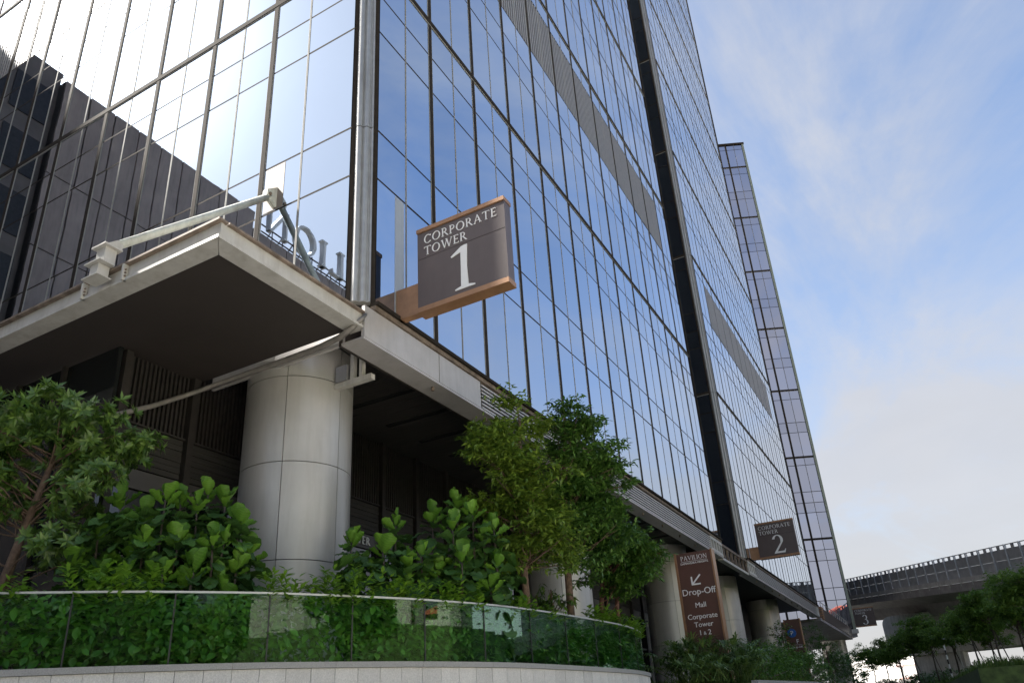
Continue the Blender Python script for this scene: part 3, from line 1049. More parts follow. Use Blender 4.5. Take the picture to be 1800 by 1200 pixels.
# pylon signs
def pylon(x0, x1, y, zt, label, kind):
    t = thing('pylon_sign', label, 'sign', ((x0 + x1) / 2, y, 2.45))
    zb_ = 2.3
    mb = MB(); mb.box(x0 + .07, x1 - .05, y, y + .30, zb_, zt); body = mb.build('sign_body', M_PYLON, t)
    mb = MB(); mb.box(x0, x0 + .068, y - .03, y + .33, zb_, zt + .02); mb.build('side_trim', M_COPPER, t)
    mb = MB(); mb.box(x1 - .048, x1, y - .03, y + .33, zb_, zt + .02); mb.build('side_trim', M_COPPER, t)
    cx = (x0 + x1) / 2 + .01
    if kind == 1:
        wq = text_width('PAVILION', .12)
        h_ = .80 / wq
        Glyphs((cx - .40, y, zt - .22), X, Z, -Y, h_, .008).text('PAVILION', .12).mb.build('lettering', M_WHITE, body)
        mb = MB(); mb.box(cx - .40, cx + .40, y - .006, y - .001, zt - .262, zt - .254); mb.build('rule', M_WHITE, body)
        plain_text('DAMANSARA HEIGHTS', .082, (cx, y, zt - .345), X, Z, body)
        mb = MB()
        for a, c_ in (((-.155, -.95), (.115, -.68)), ((-.155, -.95), (-.155, -.72)), ((-.175, -.95), (.10, -.95))):
            dx, dz = c_[0] - a[0], c_[1] - a[1]; L = math.hypot(dx, dz); n_ = (-dz / L * .022, dx / L * .022)
            k_ = len(mb.f) * .0002
            mb.prism([(a[0] + n_[0], a[1] + n_[1]), (c_[0] + n_[0], c_[1] + n_[1]), (c_[0] - n_[0], c_[1] - n_[1]), (a[0] - n_[0], a[1] - n_[1])][::-1],
                     (cx, y, zt), X, Z, -Y, .001, .008 + k_)
        mb.build('arrow', M_WHITE, body)
        plain_text('Drop-Off', .262, (cx, y, zt - 1.25), X, Z, body)
        plain_text('Mall', .205, (cx, y, zt - 1.62), X, Z, body)
        plain_text('Corporate', .205, (cx, y, zt - 1.94), X, Z, body)
        plain_text('Tower', .205, (cx, y, zt - 2.17), X, Z, body)
        plain_text('1', .205, (cx - .13, y, zt - 2.40), X, Z, body)
        plain_text('&', .14, (cx, y, zt - 2.40), X, Z, body)
        plain_text('2', .205, (cx + .14, y, zt - 2.40), X, Z, body)
    else:
        mb = MB(); mb.tube([(cx - .12, y - .001, zt - .80), (cx - .12, y - .02, zt - .80)], .26, 24); mb.build('parking_disc', M_BLUE, body)
        plain_text('P', .36, (cx - .12, y - .02, zt - .92), X, Z, body)
        plain_text('F', .34, (cx + .12, y, zt - 1.42), X, Z, body)
        plain_text('Drop-Off', .16, (cx + .03, y, zt - 1.68), X, Z, body)
        mb = MB(); mb.box(cx - .38, cx + .36, y - .005, y - .001, zt - 1.505, zt - 1.495); mb.build('rule', M_WHITE, body)
        for zq, w_ in ((1.98, .4), (2.42, .62), (2.58, .55), (2.74, .4), (2.98, .5), (3.14, .6)):
            mb = MB(); mb.box(cx - .28, cx - .28 + w_, y - .005, y - .001, zt - zq, zt - zq + .045); mb.build('text_line', mat('faint_print', (.30, .26, .25), .5), body)
    return t


pylon(1.52, 2.68, 13.0, 6.17, 'tall brown drop-off pylon sign with a white arrow', 1)
pylon(-.15, .82, 40.5, 6.75, 'distant brown pylon sign with a blue parking disc', 2)

# ------------------------------------------------------------------ planter: granite wall, balustrade
CURVE = [(-6.2, -7.2), (-4.4, -6.1), (-3.0, -5.25), (-1.86, -4.45), (-1.35, -3.98), (-.76, -3.38), (-.09, -2.55), (.36, -1.90), (.84, -1.0), (1.30, -.05), (1.76, 1.32), (1.98, 2.55), (2.10, 3.75), (2.19, 5.1), (2.20, 6.3), (2.02, 7.6), (1.75, 8.3)]


def catmull(pts, n=14):
    P = [np.array(p, float) for p in pts]
    P = [2 * P[0] - P[1]] + P + [2 * P[-1] - P[-2]]
    out = []
    for i in range(1, len(P) - 2):
        for k in range(n):
            t_ = k / n
            a, b_, c_, d = P[i - 1], P[i], P[i + 1], P[i + 2]
            out.append(.5 * ((2 * b_) + (-a + c_) * t_ + (2 * a - 5 * b_ + 4 * c_ - d) * t_ ** 2 + (-a + 3 * b_ - 3 * c_ + d) * t_ ** 3))
    out.append(P[-2])
    return np.array(out)


CP = catmull(CURVE)
SEG = np.r_[0, np.cumsum(np.linalg.norm(np.diff(CP, axis=0), axis=1))]
CLEN = SEG[-1]


def on_curve(s_):
    s_ = min(max(s_, 0), CLEN)
    p = np.array([np.interp(s_, SEG, CP[:, 0]), np.interp(s_, SEG, CP[:, 1])])
    e = .05
    q = np.array([np.interp(min(s_ + e, CLEN), SEG, CP[:, 0]), np.interp(min(s_ + e, CLEN), SEG, CP[:, 1])]) - np.array([np.interp(max(s_ - e, 0), SEG, CP[:, 0]), np.interp(max(s_ - e, 0), SEG, CP[:, 1])])
    q /= np.linalg.norm(q)
    return p, q, np.array([q[1], -q[0]])       # point, tangent, outward normal


def curved_box(mb, s0, s1, w0, w1, z0, z1, n=2, mi=0):
    vs = []
    for i in range(n + 1):
        p, tt, nn = on_curve(s0 + (s1 - s0) * i / n)
        for w_ in (w0, w1):
            for zq in (z0, z1):
                vs.append((p[0] + nn[0] * w_, p[1] + nn[1] * w_, zq))
    fs = []
    for i in range(n):
        a = 4 * i; c_ = 4 * (i + 1)
        fs += [(a + 2, c_ + 2, c_ + 3, a + 3), (a + 1, c_ + 1, c_, a)[::1], (a + 1, a + 3, c_ + 3, c_ + 1), (a, c_, c_ + 2, a + 2)]
    fs += [(0, 2, 3, 1), (4 * n, 4 * n + 1, 4 * n + 3, 4 * n + 2)]
    mb.add(vs, fs, mi)


pw = thing('planter_wall', 'curved pale granite planter wall under the glass balustrade', 'wall', (0, -2.5, 0))
mb = MB(); curved_box(mb, 0, CLEN, -.30, .04, 0, 2.50, 80); mb.build('core', M_CORE, pw)
s_ = 0.0
while s_ < CLEN - .1:
    e_ = min(s_ + .33, CLEN)
    mb = MB(); curved_box(mb, s_ + .003, e_ - .003, .045, .095 + random.uniform(-.0025, .0025), 0.02, 2.495, 1)
    mb.build('granite_slab', M_GRAN, pw); s_ += .33
s_ = 0.0
while s_ < CLEN - .1:
    e_ = min(s_ + 1.32, CLEN)
    mb = MB(); curved_box(mb, s_ + .002, e_ - .002, -.15, .125, 2.50, 2.575, 4)
    mb.build('cap_stone', M_GRANC, pw); s_ += 1.32
b = MB()
inner = [(p[0], p[1]) for p in CP[::3]]
poly = inner + [(-2.5, 11), (-7, 11), (-7, -6.5)]
b.prism(poly, (0, 0, 0), X, Y, Z, 2.30, 2.57)
structure('planter_soil', b, M_SOIL)

bal = thing('glass_balustrade', 'curved green glass balustrade with thin metal top rail on the planter', 'balustrade', (.3, -2, 2.58))
s_ = .15
npan = 0
S_START = None
while s_ < CLEN - .3:
    e_ = min(s_ + 1.17, CLEN - .05)
    mb = MB(); curved_box(mb, s_ + .012, e_ - .012, -.015, .0, 2.577, 3.455, 5)
    mb.build('pane', G_BAL, bal)
    mb = MB(); curved_box(mb, e_ - .009, e_ + .009, -.014, -.001, 2.58, 3.45, 1); mb.build('joint', M_STRIPE, bal)
    s_ += 1.17
mb = MB(); curved_box(mb, .15, CLEN - .05, -.03, .015, 3.456, 3.482, 110); mb.build('top_rail', M_RAIL, bal)

# ------------------------------------------------------------------ foliage helpers
def leaf_batch(pos, dirs, ups, length, width, fold=.18, curl=.12):
    """numpy: one folded leaf (2 quads) per row"""
    pos = np.asarray(pos, float); d = np.asarray(dirs, float); u = np.asarray(ups, float)
    d /= np.linalg.norm(d, axis=1, keepdims=True) + 1e-9
    sd = np.cross(d, u); sd /= np.linalg.norm(sd, axis=1, keepdims=True) + 1e-9
    n = np.cross(sd, d)
    L = np.asarray(length).reshape(-1, 1) * np.ones((len(pos), 1)); W = np.asarray(width).reshape(-1, 1) * np.ones((len(pos), 1))
    a = pos
    m_ = pos + d * L * .48 - n * L * fold * .35
    l_ = pos + d * L * .45 + sd * W * .5 + n * L * .02
    r_ = pos + d * L * .45 - sd * W * .5 + n * L * .02
    tp = pos + d * L - n * L * curl
    V = np.stack([a, l_, tp, m_, r_], 1).reshape(-1, 3)
    k = np.arange(len(pos)) * 5
    F = np.concatenate([np.stack([k, k + 3, k + 2, k + 1], 1), np.stack([k, k + 4, k + 2, k + 3], 1)])
    return V, F


def np_mesh(name, V, F, mt):
    me = bpy.data.meshes.new(name)
    me.vertices.add(len(V)); me.vertices.foreach_set('co', np.asarray(V, np.float32).ravel())
    me.loops.add(F.size); me.loops.foreach_set('vertex_index', F.astype(np.int32).ravel())
    me.polygons.add(len(F)); me.polygons.foreach_set('loop_start', np.arange(len(F), dtype=np.int32) * F.shape[1])
    me.polygons.foreach_set('loop_total', np.full(len(F), F.shape[1], np.int32))
    me.materials.append(mt)
    me.update(calc_edges=True)
    return me


def unit(n):
    v = rng.normal(size=(n, 3))
    return v / np.linalg.norm(v, axis=1, keepdims=True)


def crown_points(blobs, n):
    """cluster centres through blob volumes, thicker towards the outside"""
    vol = np.array([b_[3] * b_[4] * b_[5] for b_ in blobs]); vol = vol / vol.sum()
    idx = rng.choice(len(blobs), n, p=vol)
    B = np.array(blobs)[idx]
    r_ = rng.uniform(.25, 1, n) ** .5
    d = unit(n)
    return B[:, :3] + d * B[:, 3:6] * r_[:, None], d


def clumps(blobs, n, r_=(.30, .5), flat=.45):
    """break an envelope into many flattened clumps so the outline is uneven"""
    C_, D = crown_points(blobs, n)
    out = []
    for c_, d in zip(C_, D):
        k = rng.uniform(*r_)
        out.append((c_[0], c_[1], c_[2], k, k, k * flat * rng.uniform(.7, 1.3)))
    return out


def make_crown(blobs, n_cl, per, ll, lw, whorl=False, droop=.15, spread=.22):
    C_, D = crown_points(blobs, n_cl)
    P, Dd, Up = [], [], []
    for c_, d in zip(C_, D):
        out = d * np.array([1, 1, .6]) + np.array([0, 0, .35])
        out /= np.linalg.norm(out)
        k = per + rng.integers(-2, 3)
        if whorl:
            a = np.cross(out, [0.3, .2, 1]); a /= np.linalg.norm(a); b_ = np.cross(out, a)
            th = np.arange(k) * 2.4 + rng.uniform(0, 6)
            el = rng.uniform(.05, .75, k)
            dd = (a[None] * np.cos(th)[:, None] + b_[None] * np.sin(th)[:, None]) * np.cos(el)[:, None] + out[None] * np.sin(el)[:, None]
            P.append(np.repeat(c_[None], k, 0) + out[None] * rng.uniform(-.03, .03, (k, 1)))
            Dd.append(dd); Up.append(np.repeat(out[None], k, 0))
        else:
            # a twig with leaves along it
            tw = out + unit(1)[0] * .7; tw[2] *= .5; tw /= np.linalg.norm(tw)
            s__ = rng.uniform(-spread, spread, k)
            P.append(c_[None] + tw[None] * s__[:, None] + rng.normal(0, .03, (k, 3)))
            dd = tw[None] * .5 + unit(k) * .9; dd[:, 2] = dd[:, 2] * .45 - droop
            Dd.append(dd)
            up = unit(k) * .45; up[:, 2] += 1; Up.append(up)
    P = np.concatenate(P); Dd = np.concatenate(Dd); Up = np.concatenate(Up)
    sc_ = rng.uniform(.7, 1.25, len(P))
    V, F = leaf_batch(P, Dd, Up, ll * sc_, lw * sc_)
    return V, F, C_


def branches(mb, trunk_pts, cl, n, r0=.018, up=.5):
    tp = np.array(trunk_pts)
    sel = cl[rng.choice(len(cl), min(n, len(cl)), replace=False)]
    for c_ in sel:
        zq = min(c_[2] - rng.uniform(.2, .9), tp[-1, 2])
        zq = max(zq, tp[0, 2] + .35 * (tp[-1, 2] - tp[0, 2]))
        a = np.array([np.interp(zq, tp[:, 2], tp[:, 0]), np.interp(zq, tp[:, 2], tp[:, 1]), zq])
        mid = (a + c_) / 2 + rng.normal(0, .06, 3); mid[2] += .06
        mb.tube([a, mid, c_], [r0, r0 * .7, r0 * .35], 5, cap=False)


def tree(name, label, trunks, blobs, n_cl, per, ll, lw, lm, bm, nb=60, whorl=False, group=None, r0=.016, droop=.15, spread=.22, clump=0, csz=1.0, slim=1):
    t = thing(name, label, 'tree', trunks[0][0][0], group)
    if slim != 1:
        mx, my = np.mean([q[0] for q in blobs]), np.mean([q[1] for q in blobs])
        blobs = [(mx + (q[0] - mx) * slim, my + (q[1] - my) * slim, q[2], q[3] * slim, q[4] * slim, q[5]) for q in blobs]
    if clump: blobs = clumps(blobs, clump, (.28 * csz, .5 * csz))
    V, F, C_ = make_crown(blobs, n_cl, per, ll, lw, whorl, droop, spread)
    me = np_mesh('crown', V - np.array(WL[t.name]), F, lm)
    place('crown', me, WL[t.name], t, kind='stuff')
    for pts, rad in trunks:
        mb = MB(); mb.tube(pts, rad, 9)
        mb.build('trunk', bm, t, True)
    mb = MB(); branches(mb, trunks[0][0], C_, nb, r0)
    mb.build('limbs', bm, t, True)
    return t


# two slender trees and one behind, over the planter
tree('slender_tree', 'slender tree with light olive leaves right of the fig plants', [([(1.62, 2.85, 2.7), (1.60, 2.83, 4.2), (1.63, 2.9, 5.8), (1.66, 2.92, 7.3)], [.075, .065, .045, .02])],
     [(1.66, 2.95, 7.35, .5, .5, .75), (1.35, 2.65, 6.55, .85, .8, .7), (1.95, 3.15, 6.2, .75, .7, .75), (1.75, 2.95, 5.2, .95, .85, .75), (1.2, 2.5, 5.75, .95, .75, .38), (1.95, 3.1, 4.55, .75, .7, .5), (1.5, 2.75, 4.4, .6, .6, .4)],
     1000, 18, .13, .052, M_LFA, M_BARK, 110, clump=44, slim=.85, csz=.9)
tree('leafy_tree', 'dense dark green tree in front of the glass facade', [([(1.55, 4.85, 2.7), (1.55, 4.9, 4.5), (1.62, 4.95, 6.5), (1.75, 5.05, 8.1)], [.085, .075, .055, .02])],
     [(1.75, 5.0, 7.9, .65, .65, .75), (2.05, 5.3, 6.9, 1.0, 1.0, .85), (1.7, 5.0, 5.9, 1.0, 1.0, .85), (2.5, 5.7, 6.6, .75, .7, .55), (2.3, 5.4, 5.4, .75, .8, .7), (1.8, 5.1, 4.9, .9, .9, .6)],
     1250, 18, .135, .055, M_LFB, M_BARK, 110, clump=64, slim=.85, csz=.9)
tree('leafy_tree', 'bright green low tree on two thin reddish stems at the planter end', [([(1.55, 6.65, 2.7), (1.52, 6.65, 4.0), (1.7, 6.75, 5.4)], [.065, .055, .02]), ([(1.82, 6.95, 2.7), (1.78, 6.95, 4.0), (1.95, 7.0, 5.4)], [.055, .05, .02])],
     [(1.8, 6.7, 5.5, .8, .8, .7), (2.0, 7.0, 4.75, .65, .65, .6), (2.1, 7.2, 5.2, .5, .6, .6)],
     560, 18, .14, .055, M_LFC, M_BARKR, 50, droop=.3, clump=26)
tree('young_plant', 'small dark drooping plant at the foot of the leafy trees', [([(1.25, 4.75, 2.7), (1.2, 4.75, 3.6), (1.2, 4.75, 4.2)], [.03, .025, .015])],
     [(1.2, 4.75, 3.75, .42, .42, .6)], 36, 12, .17, .05, M_LFL, M_BARK, 14, droop=.7)
# whorl-leaved tree at the left edge
tree('whorl_leaf_tree', 'dark tree with whorled glossy leaves under the canopy at left', [([(-3.9, -3.45, 2.55), (-3.82, -3.40, 3.6), (-3.62, -3.30, 4.8), (-3.35, -3.15, 6.3)], [.10, .085, .06, .03]),
     ([(-3.9, -3.45, 2.9), (-4.12, -3.62, 3.7), (-4.35, -3.75, 4.6), (-4.3, -3.7, 5.8)], [.07, .055, .04, .02])],
     [(-3.6, -3.3, 6.55, .75, .75, .6), (-3.05, -2.75, 6.35, .75, .75, .6), (-4.2, -3.85, 6.4, .7, .7, .65), (-3.7, -3.4, 5.6, .9, .9, .65), (-3.1, -2.75, 5.3, .6, .6, .5), (-4.3, -3.9, 5.2, .6, .7, .6), (-3.4, -3.1, 4.6, .7, .6, .4)],
     700, 15, .15, .05, M_LFL, M_BARK, 60, whorl=True, clump=70, csz=.9)

# fiddle-leaf figs: every leaf an object
def fig_leaf(seed, young):
    r_ = random.Random(seed)
    L = r_.uniform(.29, .38) if not young else r_.uniform(.24, .32)
    n = 9
    prof = [.06, .34, .44, .50, .62, .76, .86, .84, .60, .10] if not young else [.06, .32, .44, .56, .68, .78, .82, .76, .52, .08]
    mb = MB()
    vs = []
    ph = r_.uniform(0, 6)
    bend = r_.uniform(.15, .45) if not young else r_.uniform(-.25, .05)
    cup = .22 if not young else .5
    for i in range(n + 1):
        s__ = i / n
        yy = s__ * L * (1 - .1 * bend * s__)
        zz = -bend * L * s__ * s__
        w_ = prof[i] * L * .46
        wave = .022 * math.sin(i * 2.3 + ph)
        wave2 = .016 * math.sin(i * 2.1 + ph + 2)
        vs += [(-w_, yy, zz + cup * w_ + wave), (-w_ * .5, yy, zz + cup * w_ * .35), (0, yy, zz), (w_ * .5, yy, zz + cup * w_ * .35), (w_, yy, zz + cup * w_ + wave2)]
    fs = []
    for i in range(n):
        a = 5 * i
        for j in range(4):
            fs.append((a + j, a + j + 1, a + j + 6, a + j + 5))
    mb.add(vs, fs)
    return mb.mesh('leaf', M_FIGY if young else M_FIGO, True), np.array(vs), fs


FIG_O = [fig_leaf(i, False) for i in range(9)]
FIG_Y = [fig_leaf(20 + i, True) for i in range(7)]


def fig_plant(label, base, stems, lim=300, fill=None):
    """stems: list of (foot, tip, leaves)"""
    t = thing('fiddle_leaf_fig', label, 'shrub', base, 'fiddle-leaf figs in the planter')
    items = []
    for foot, tip, nl in stems:
        foot, tip = Vector(foot), Vector(tip)
        mid = foot.lerp(tip, .5) + Vector((random.uniform(-.05, .05), random.uniform(-.05, .05), 0))
        mb = MB(); mb.tube([foot, mid, tip], [.028, .024, .012], 6); mb.build('stem', M_BARKG, t, True)
        L = (tip - foot).length
        off = random.uniform(0, 6)
        for k in range(nl):
            down = .028 * k if k < 12 else .336 + (k - 12) * (L * .92 - .336) / max(1, nl - 12)
            s__ = max(.04, 1 - down / L)
            p = mid.lerp(tip, (s__ - .5) * 2) if s__ > .5 else foot.lerp(mid, s__ * 2)
            th = k * 2.399 + random.uniform(-.25, .25) + off
            el = R(np.interp(k, [0, 2, 5, 9, 15, nl], [70, 52, 30, 6, -26, -62])) + random.uniform(-.2, .2)
            items.append((k, p, th, el))
    items.sort(key=lambda q_: q_[0])
    rest = [MB(), MB()]
    for cnt, (k, p, th, el) in enumerate(items):
        d = Vector((math.cos(th) * math.cos(el), math.sin(th) * math.cos(el), math.sin(el)))
        young = k < 7
        me, lv_, lf_ = random.choice(FIG_Y if young else FIG_O)
        side = Vector((math.sin(th), -math.cos(th), 0))
        q = Matrix((side, d, side.cross(d))).transposed() @ Matrix.Rotation(random.uniform(-.5, .5), 3, 'Y')
        sc_ = random.uniform(.65, 1.2) * (1.0 if k > 2 else .85)
        if cnt < lim:
            o = place('leaf', me, p + d * .03, t, q.to_quaternion())
            o.scale = (sc_, sc_, sc_)
        else:
            A = np.array(q) * sc_
            rest[0 if young else 1].add([tuple(v_) for v_ in (lv_ @ A.T + np.array(p + d * .03))], lf_)
    if fill:
        c0, ra, rz_, nfl = fill
        c0 = Vector(c0); vw = Vector((c0.x - 8, c0.y + 9.6, 0)).normalized(); tn = Vector((-vw.y, vw.x, 0))
        for _ in range(nfl):
            a_ = random.uniform(0, 2 * math.pi); h_ = random.uniform(-.9, .75); rr_ = math.sqrt(1 - h_ * h_) * random.uniform(.72, 1.0)
            out = (tn * math.cos(a_) * ra[0] + vw * math.sin(a_) * ra[1])
            p = c0 + out * rr_ + Z * h_ * rz_
            th = math.atan2(out.y, out.x) + random.uniform(-.7, .7)
            el = R(-35 + 40 * max(0, h_)) + random.uniform(-.35, .35)
            d = Vector((math.cos(th) * math.cos(el), math.sin(th) * math.cos(el), math.sin(el)))
            me, lv_, lf_ = random.choice(FIG_O)
            side = Vector((math.sin(th), -math.cos(th), 0))
            q = Matrix((side, d, side.cross(d))).transposed() @ Matrix.Rotation(random.uniform(-.5, .5), 3, 'Y')
            A = np.array(q) * random.uniform(.7, 1.15)
            rest[1].add([tuple(v_) for v_ in (lv_ @ A.T + np.array(p))], lf_)
    for mb, mt in zip(rest, (M_FIGY, M_FIGO)):
        if mb.v: mb.build('foliage', mt, t, True, kind='stuff')
    return t


def dirpos(azd, d, z):
    a = R(azd)
    return (8 + math.sin(a) * d, -9.6 + math.cos(a) * d, z)


st = []
for azd, d, zt in ((-57.3, 12.4, 4.75), (-56.2, 12.9, 5.35), (-55.2, 12.1, 4.35), (-54.6, 12.6, 5.05), (-53.4, 12.3, 5.28), (-52.4, 12.7, 5.36), (-52.2, 11.9, 4.55), (-51.3, 12.4, 5.22), (-50.6, 12.8, 5.52), (-49.4, 12.6, 5.38), (-49.2, 12.0, 4.55), (-48.3, 12.3, 4.95), (-53.6, 11.8, 4.1), (-50.6, 11.9, 4.3), (-58.2, 12.3, 4.2), (-56.6, 11.9, 3.95), (-54.2, 11.75, 3.85), (-51.8, 11.75, 3.85), (-49.6, 11.8, 3.95), (-48.2, 12.0, 4.2), (-47.6, 12.4, 4.45), (-57.0, 11.7, 3.75), (-55.4, 11.6, 3.9), (-53.0, 11.6, 4.0), (-51.0, 11.6, 4.05), (-49.0, 11.7, 3.75), (-50.0, 11.7, 4.5), (-54.4, 11.8, 4.5)):
    st.append((dirpos(azd + random.uniform(-.6, .6), d + .1, 2.75), dirpos(azd, d, zt - .1), 42))
fig_plant('wide fiddle-leaf fig shrub left of the big column', dirpos(-53, 12.4, 2.72), st, fill=(dirpos(-52.8, 12.3, 4.0), (1.2, .55), 1.15, 420))
sets = [('fiddle-leaf fig nearest the big column on its right', [(-40.2, 12.6, 4.75), (-39.8, 12.3, 4.0), (-38.6, 12.5, 4.15), (-37.9, 12.3, 4.55), (-36.9, 12.9, 5.10)]),
        ('fiddle-leaf fig in the middle of the right-hand clump', [(-35.9, 12.2, 4.25), (-34.9, 12.2, 4.45), (-34.2, 12.9, 5.22), (-33.7, 12.3, 4.15), (-36.2, 12.1, 3.85)]),
        ('tallest fiddle-leaf fig of the right-hand clump', [(-32.6, 12.5, 4.95), (-32.2, 13.1, 5.55), (-31.0, 12.9, 5.25), (-31.9, 12.3, 4.35)]),
        ('fiddle-leaf fig at the right end, beside the slender trunk', [(-30.2, 12.9, 4.85), (-29.4, 12.95, 5.0), (-29.3, 12.8, 4.35), (-29.9, 12.7, 3.95)])]
for lb, rows in sets:
    st = [(dirpos(a + random.uniform(-.4, .4), d + .15, 2.75), dirpos(a, d + .25, z - .08), 44) for a, d, z in rows]
    ma = sum(q[0] for q in rows) / len(rows)
    fig_plant(lb, dirpos(rows[0][0], rows[0][1] + .2, 2.72), st, fill=(dirpos(ma, float(np.interp(ma, [-40, -35, -30], [12.25, 12.75, 13.75])), 3.75), (.42, .3), .8, 90))

# creeper filling the balustrade from behind and spilling over it
cr_t = thing('creeper', 'bright green creeper crowding behind the glass balustrade and over its rail', 'creeper', (.2, -1.6, 2.72))


def creep_leaf(seed, mt):
    r_ = random.Random(seed); L = .135
    mb = MB(); vs = []
    prof = [.05, .42, .55, .50, .30, .03]
    for i, w_ in enumerate(prof):
        s__ = i / 5; zz = -.25 * L * s__ * s__
        vs += [(-w_ * L * .55, s__ * L, zz + .012), (0, s__ * L, zz), (w_ * L * .55, s__ * L, zz + .012)]
    mb.add(vs, [f for i in range(5) for f in ((3 * i, 3 * i + 1, 3 * i + 4, 3 * i + 3), (3 * i + 1, 3 * i + 2, 3 * i + 5, 3 * i + 4))])
    return mb.mesh('leaf', mt, True)


CL = [creep_leaf(i, M_CREEP) for i in range(3)]
CLY = [creep_leaf(9, M_CREEPY)]
s_lo = 5.3
for k in range(300):
    s__ = random.uniform(s_lo, CLEN - .4)
    p, tt, nn = on_curve(s__)
    w_ = random.uniform(-.13, -.05); zq = random.uniform(2.62, 3.46)
    d = Vector((nn[0] * .6 + random.uniform(-.7, .7), nn[1] * .6 + random.uniform(-.7, .7), random.uniform(-1.0, -.1))).normalized()
    up = Vector((nn[0], nn[1], .6)).normalized()
    sd = d.cross(up).normalized(); n_ = sd.cross(d)
    q = Matrix((sd, d, n_)).transposed().to_quaternion()
    o = place('leaf', random.choice(CL), (p[0] + nn[0] * w_, p[1] + nn[1] * w_, zq), cr_t, q)
    k_ = random.uniform(.8, 1.25); o.scale = (k_, k_, k_)
P, D, U_ = [], [], []
for k in range(11000):
    s__ = random.uniform(3.5, CLEN - .15)
    p, tt, nn = on_curve(s__)
    w_ = -random.uniform(.06, .6); zq = 2.62 + random.uniform(0, .84) * (1 if random.random() < .8 else 1.05)
    P.append((p[0] + nn[0] * w_, p[1] + nn[1] * w_, zq))
    D.append((nn[0] * .5 + random.uniform(-.8, .8), nn[1] * .5 + random.uniform(-.8, .8), random.uniform(-.9, .35)))
    U_.append((nn[0] + random.uniform(-.3, .3), nn[1] + random.uniform(-.3, .3), .9))
V, F = leaf_batch(P, D, U_, rng.uniform(.10, .16, len(P)), rng.uniform(.05, .085, len(P)))
o0 = np.array(WL[cr_t.name])
place('foliage', np_mesh('foliage', V - o0, F, M_CREEP), o0, cr_t, kind='stuff')
# sprigs above the rail
P, D, U_ = [], [], []
patches = [(5.0, 5.45, .16), (5.9, 6.9, .22), (8.2, 9.1, .2), (9.0, 11.9, .24), (12.6, 13.3, .14), (13.6, 14.2, .08), (15.4, CLEN - .2, .2)]
for a, c_, hmax in patches:
    for k in range(int((c_ - a) * 30)):
        s__ = random.uniform(a, min(c_, CLEN - .1))
        p, tt, nn = on_curve(s__)
        w_ = -random.uniform(-.02, .22)
        h_ = 3.46 + hmax * 1.7 * random.uniform(.2, 1.15)
        lean = np.array([random.uniform(-.5, .5), random.uniform(-.5, .5), 1.0]); lean /= np.linalg.norm(lean)
        base = np.array([p[0] + nn[0] * w_, p[1] + nn[1] * w_, 3.34])
        n_ = max(3, int((h_ - 3.34) / .03))
        for i in range(n_):
            q = base + lean * (h_ - 3.34) * i / n_
            th = random.uniform(0, 6.3)
            P.append(q); D.append((math.cos(th), math.sin(th), random.uniform(.1, .9))); U_.append((0.1, .1, 1))
V, F = leaf_batch(P, D, U_, rng.uniform(.09, .17, len(P)), rng.uniform(.04, .07, len(P)))
place('sprigs', np_mesh('sprigs', V - o0, F, M_CREEPY), o0, cr_t, kind='stuff')

# ------------------------------------------------------------------ planting past the planter: bank, palms, shrubs
b = MB()
bank = [(1.3, 9.0), (3.6, 11.0), (4.3, 16), (3.9, 26), (2.9, 38), (2.0, 48), (1.2, 56), (-1, 56), (-1, 9)]
b.prism(bank, (0, 0, 0), X, Y, Z, 0, 2.32)
structure('planting_bank', b, M_TURF)
t = thing('kerb', 'low pale granite kerb along the foot of the planting bank', 'kerb', (4, 18, 2.5))
for i in range(1, 6):
    a, c_ = Vector((*bank[i], 0)), Vector((*bank[i + 1], 0))
    d = (c_ - a); L = d.length; d.normalize(); n_ = Vector((d.y, -d.x, 0))
    k = max(1, int(L / 1.0))
    for j in range(k):
        mb = MB(); mb.obox(a, n_, d, Z, 0, .16, j * L / k + .005, (j + 1) * L / k - .005, 1.9, 2.37); mb.build('kerb_stone', M_GRANC, t)

# grass on the bank
n = 9000
yy = rng.uniform(9.2, 60, n)
xe = np.interp(yy, [q[1] for q in bank[:7]], [q[0] for q in bank[:7]])
xx = xe - rng.uniform(.05, 2.4, n)
P = np.stack([xx, yy, np.full(n, 2.31)], 1)
D = unit(n) * .5; D[:, 2] = 1
V, F = leaf_batch(P, D, unit(n), rng.uniform(.12, .30, n), .018)
gr = place('grass', np_mesh('grass', V - np.array([3, 20, 2.6]), F, M_GRASS), (3, 20, 2.6), None, kind='stuff')
gr['label'] = 'short grass on the planting bank'


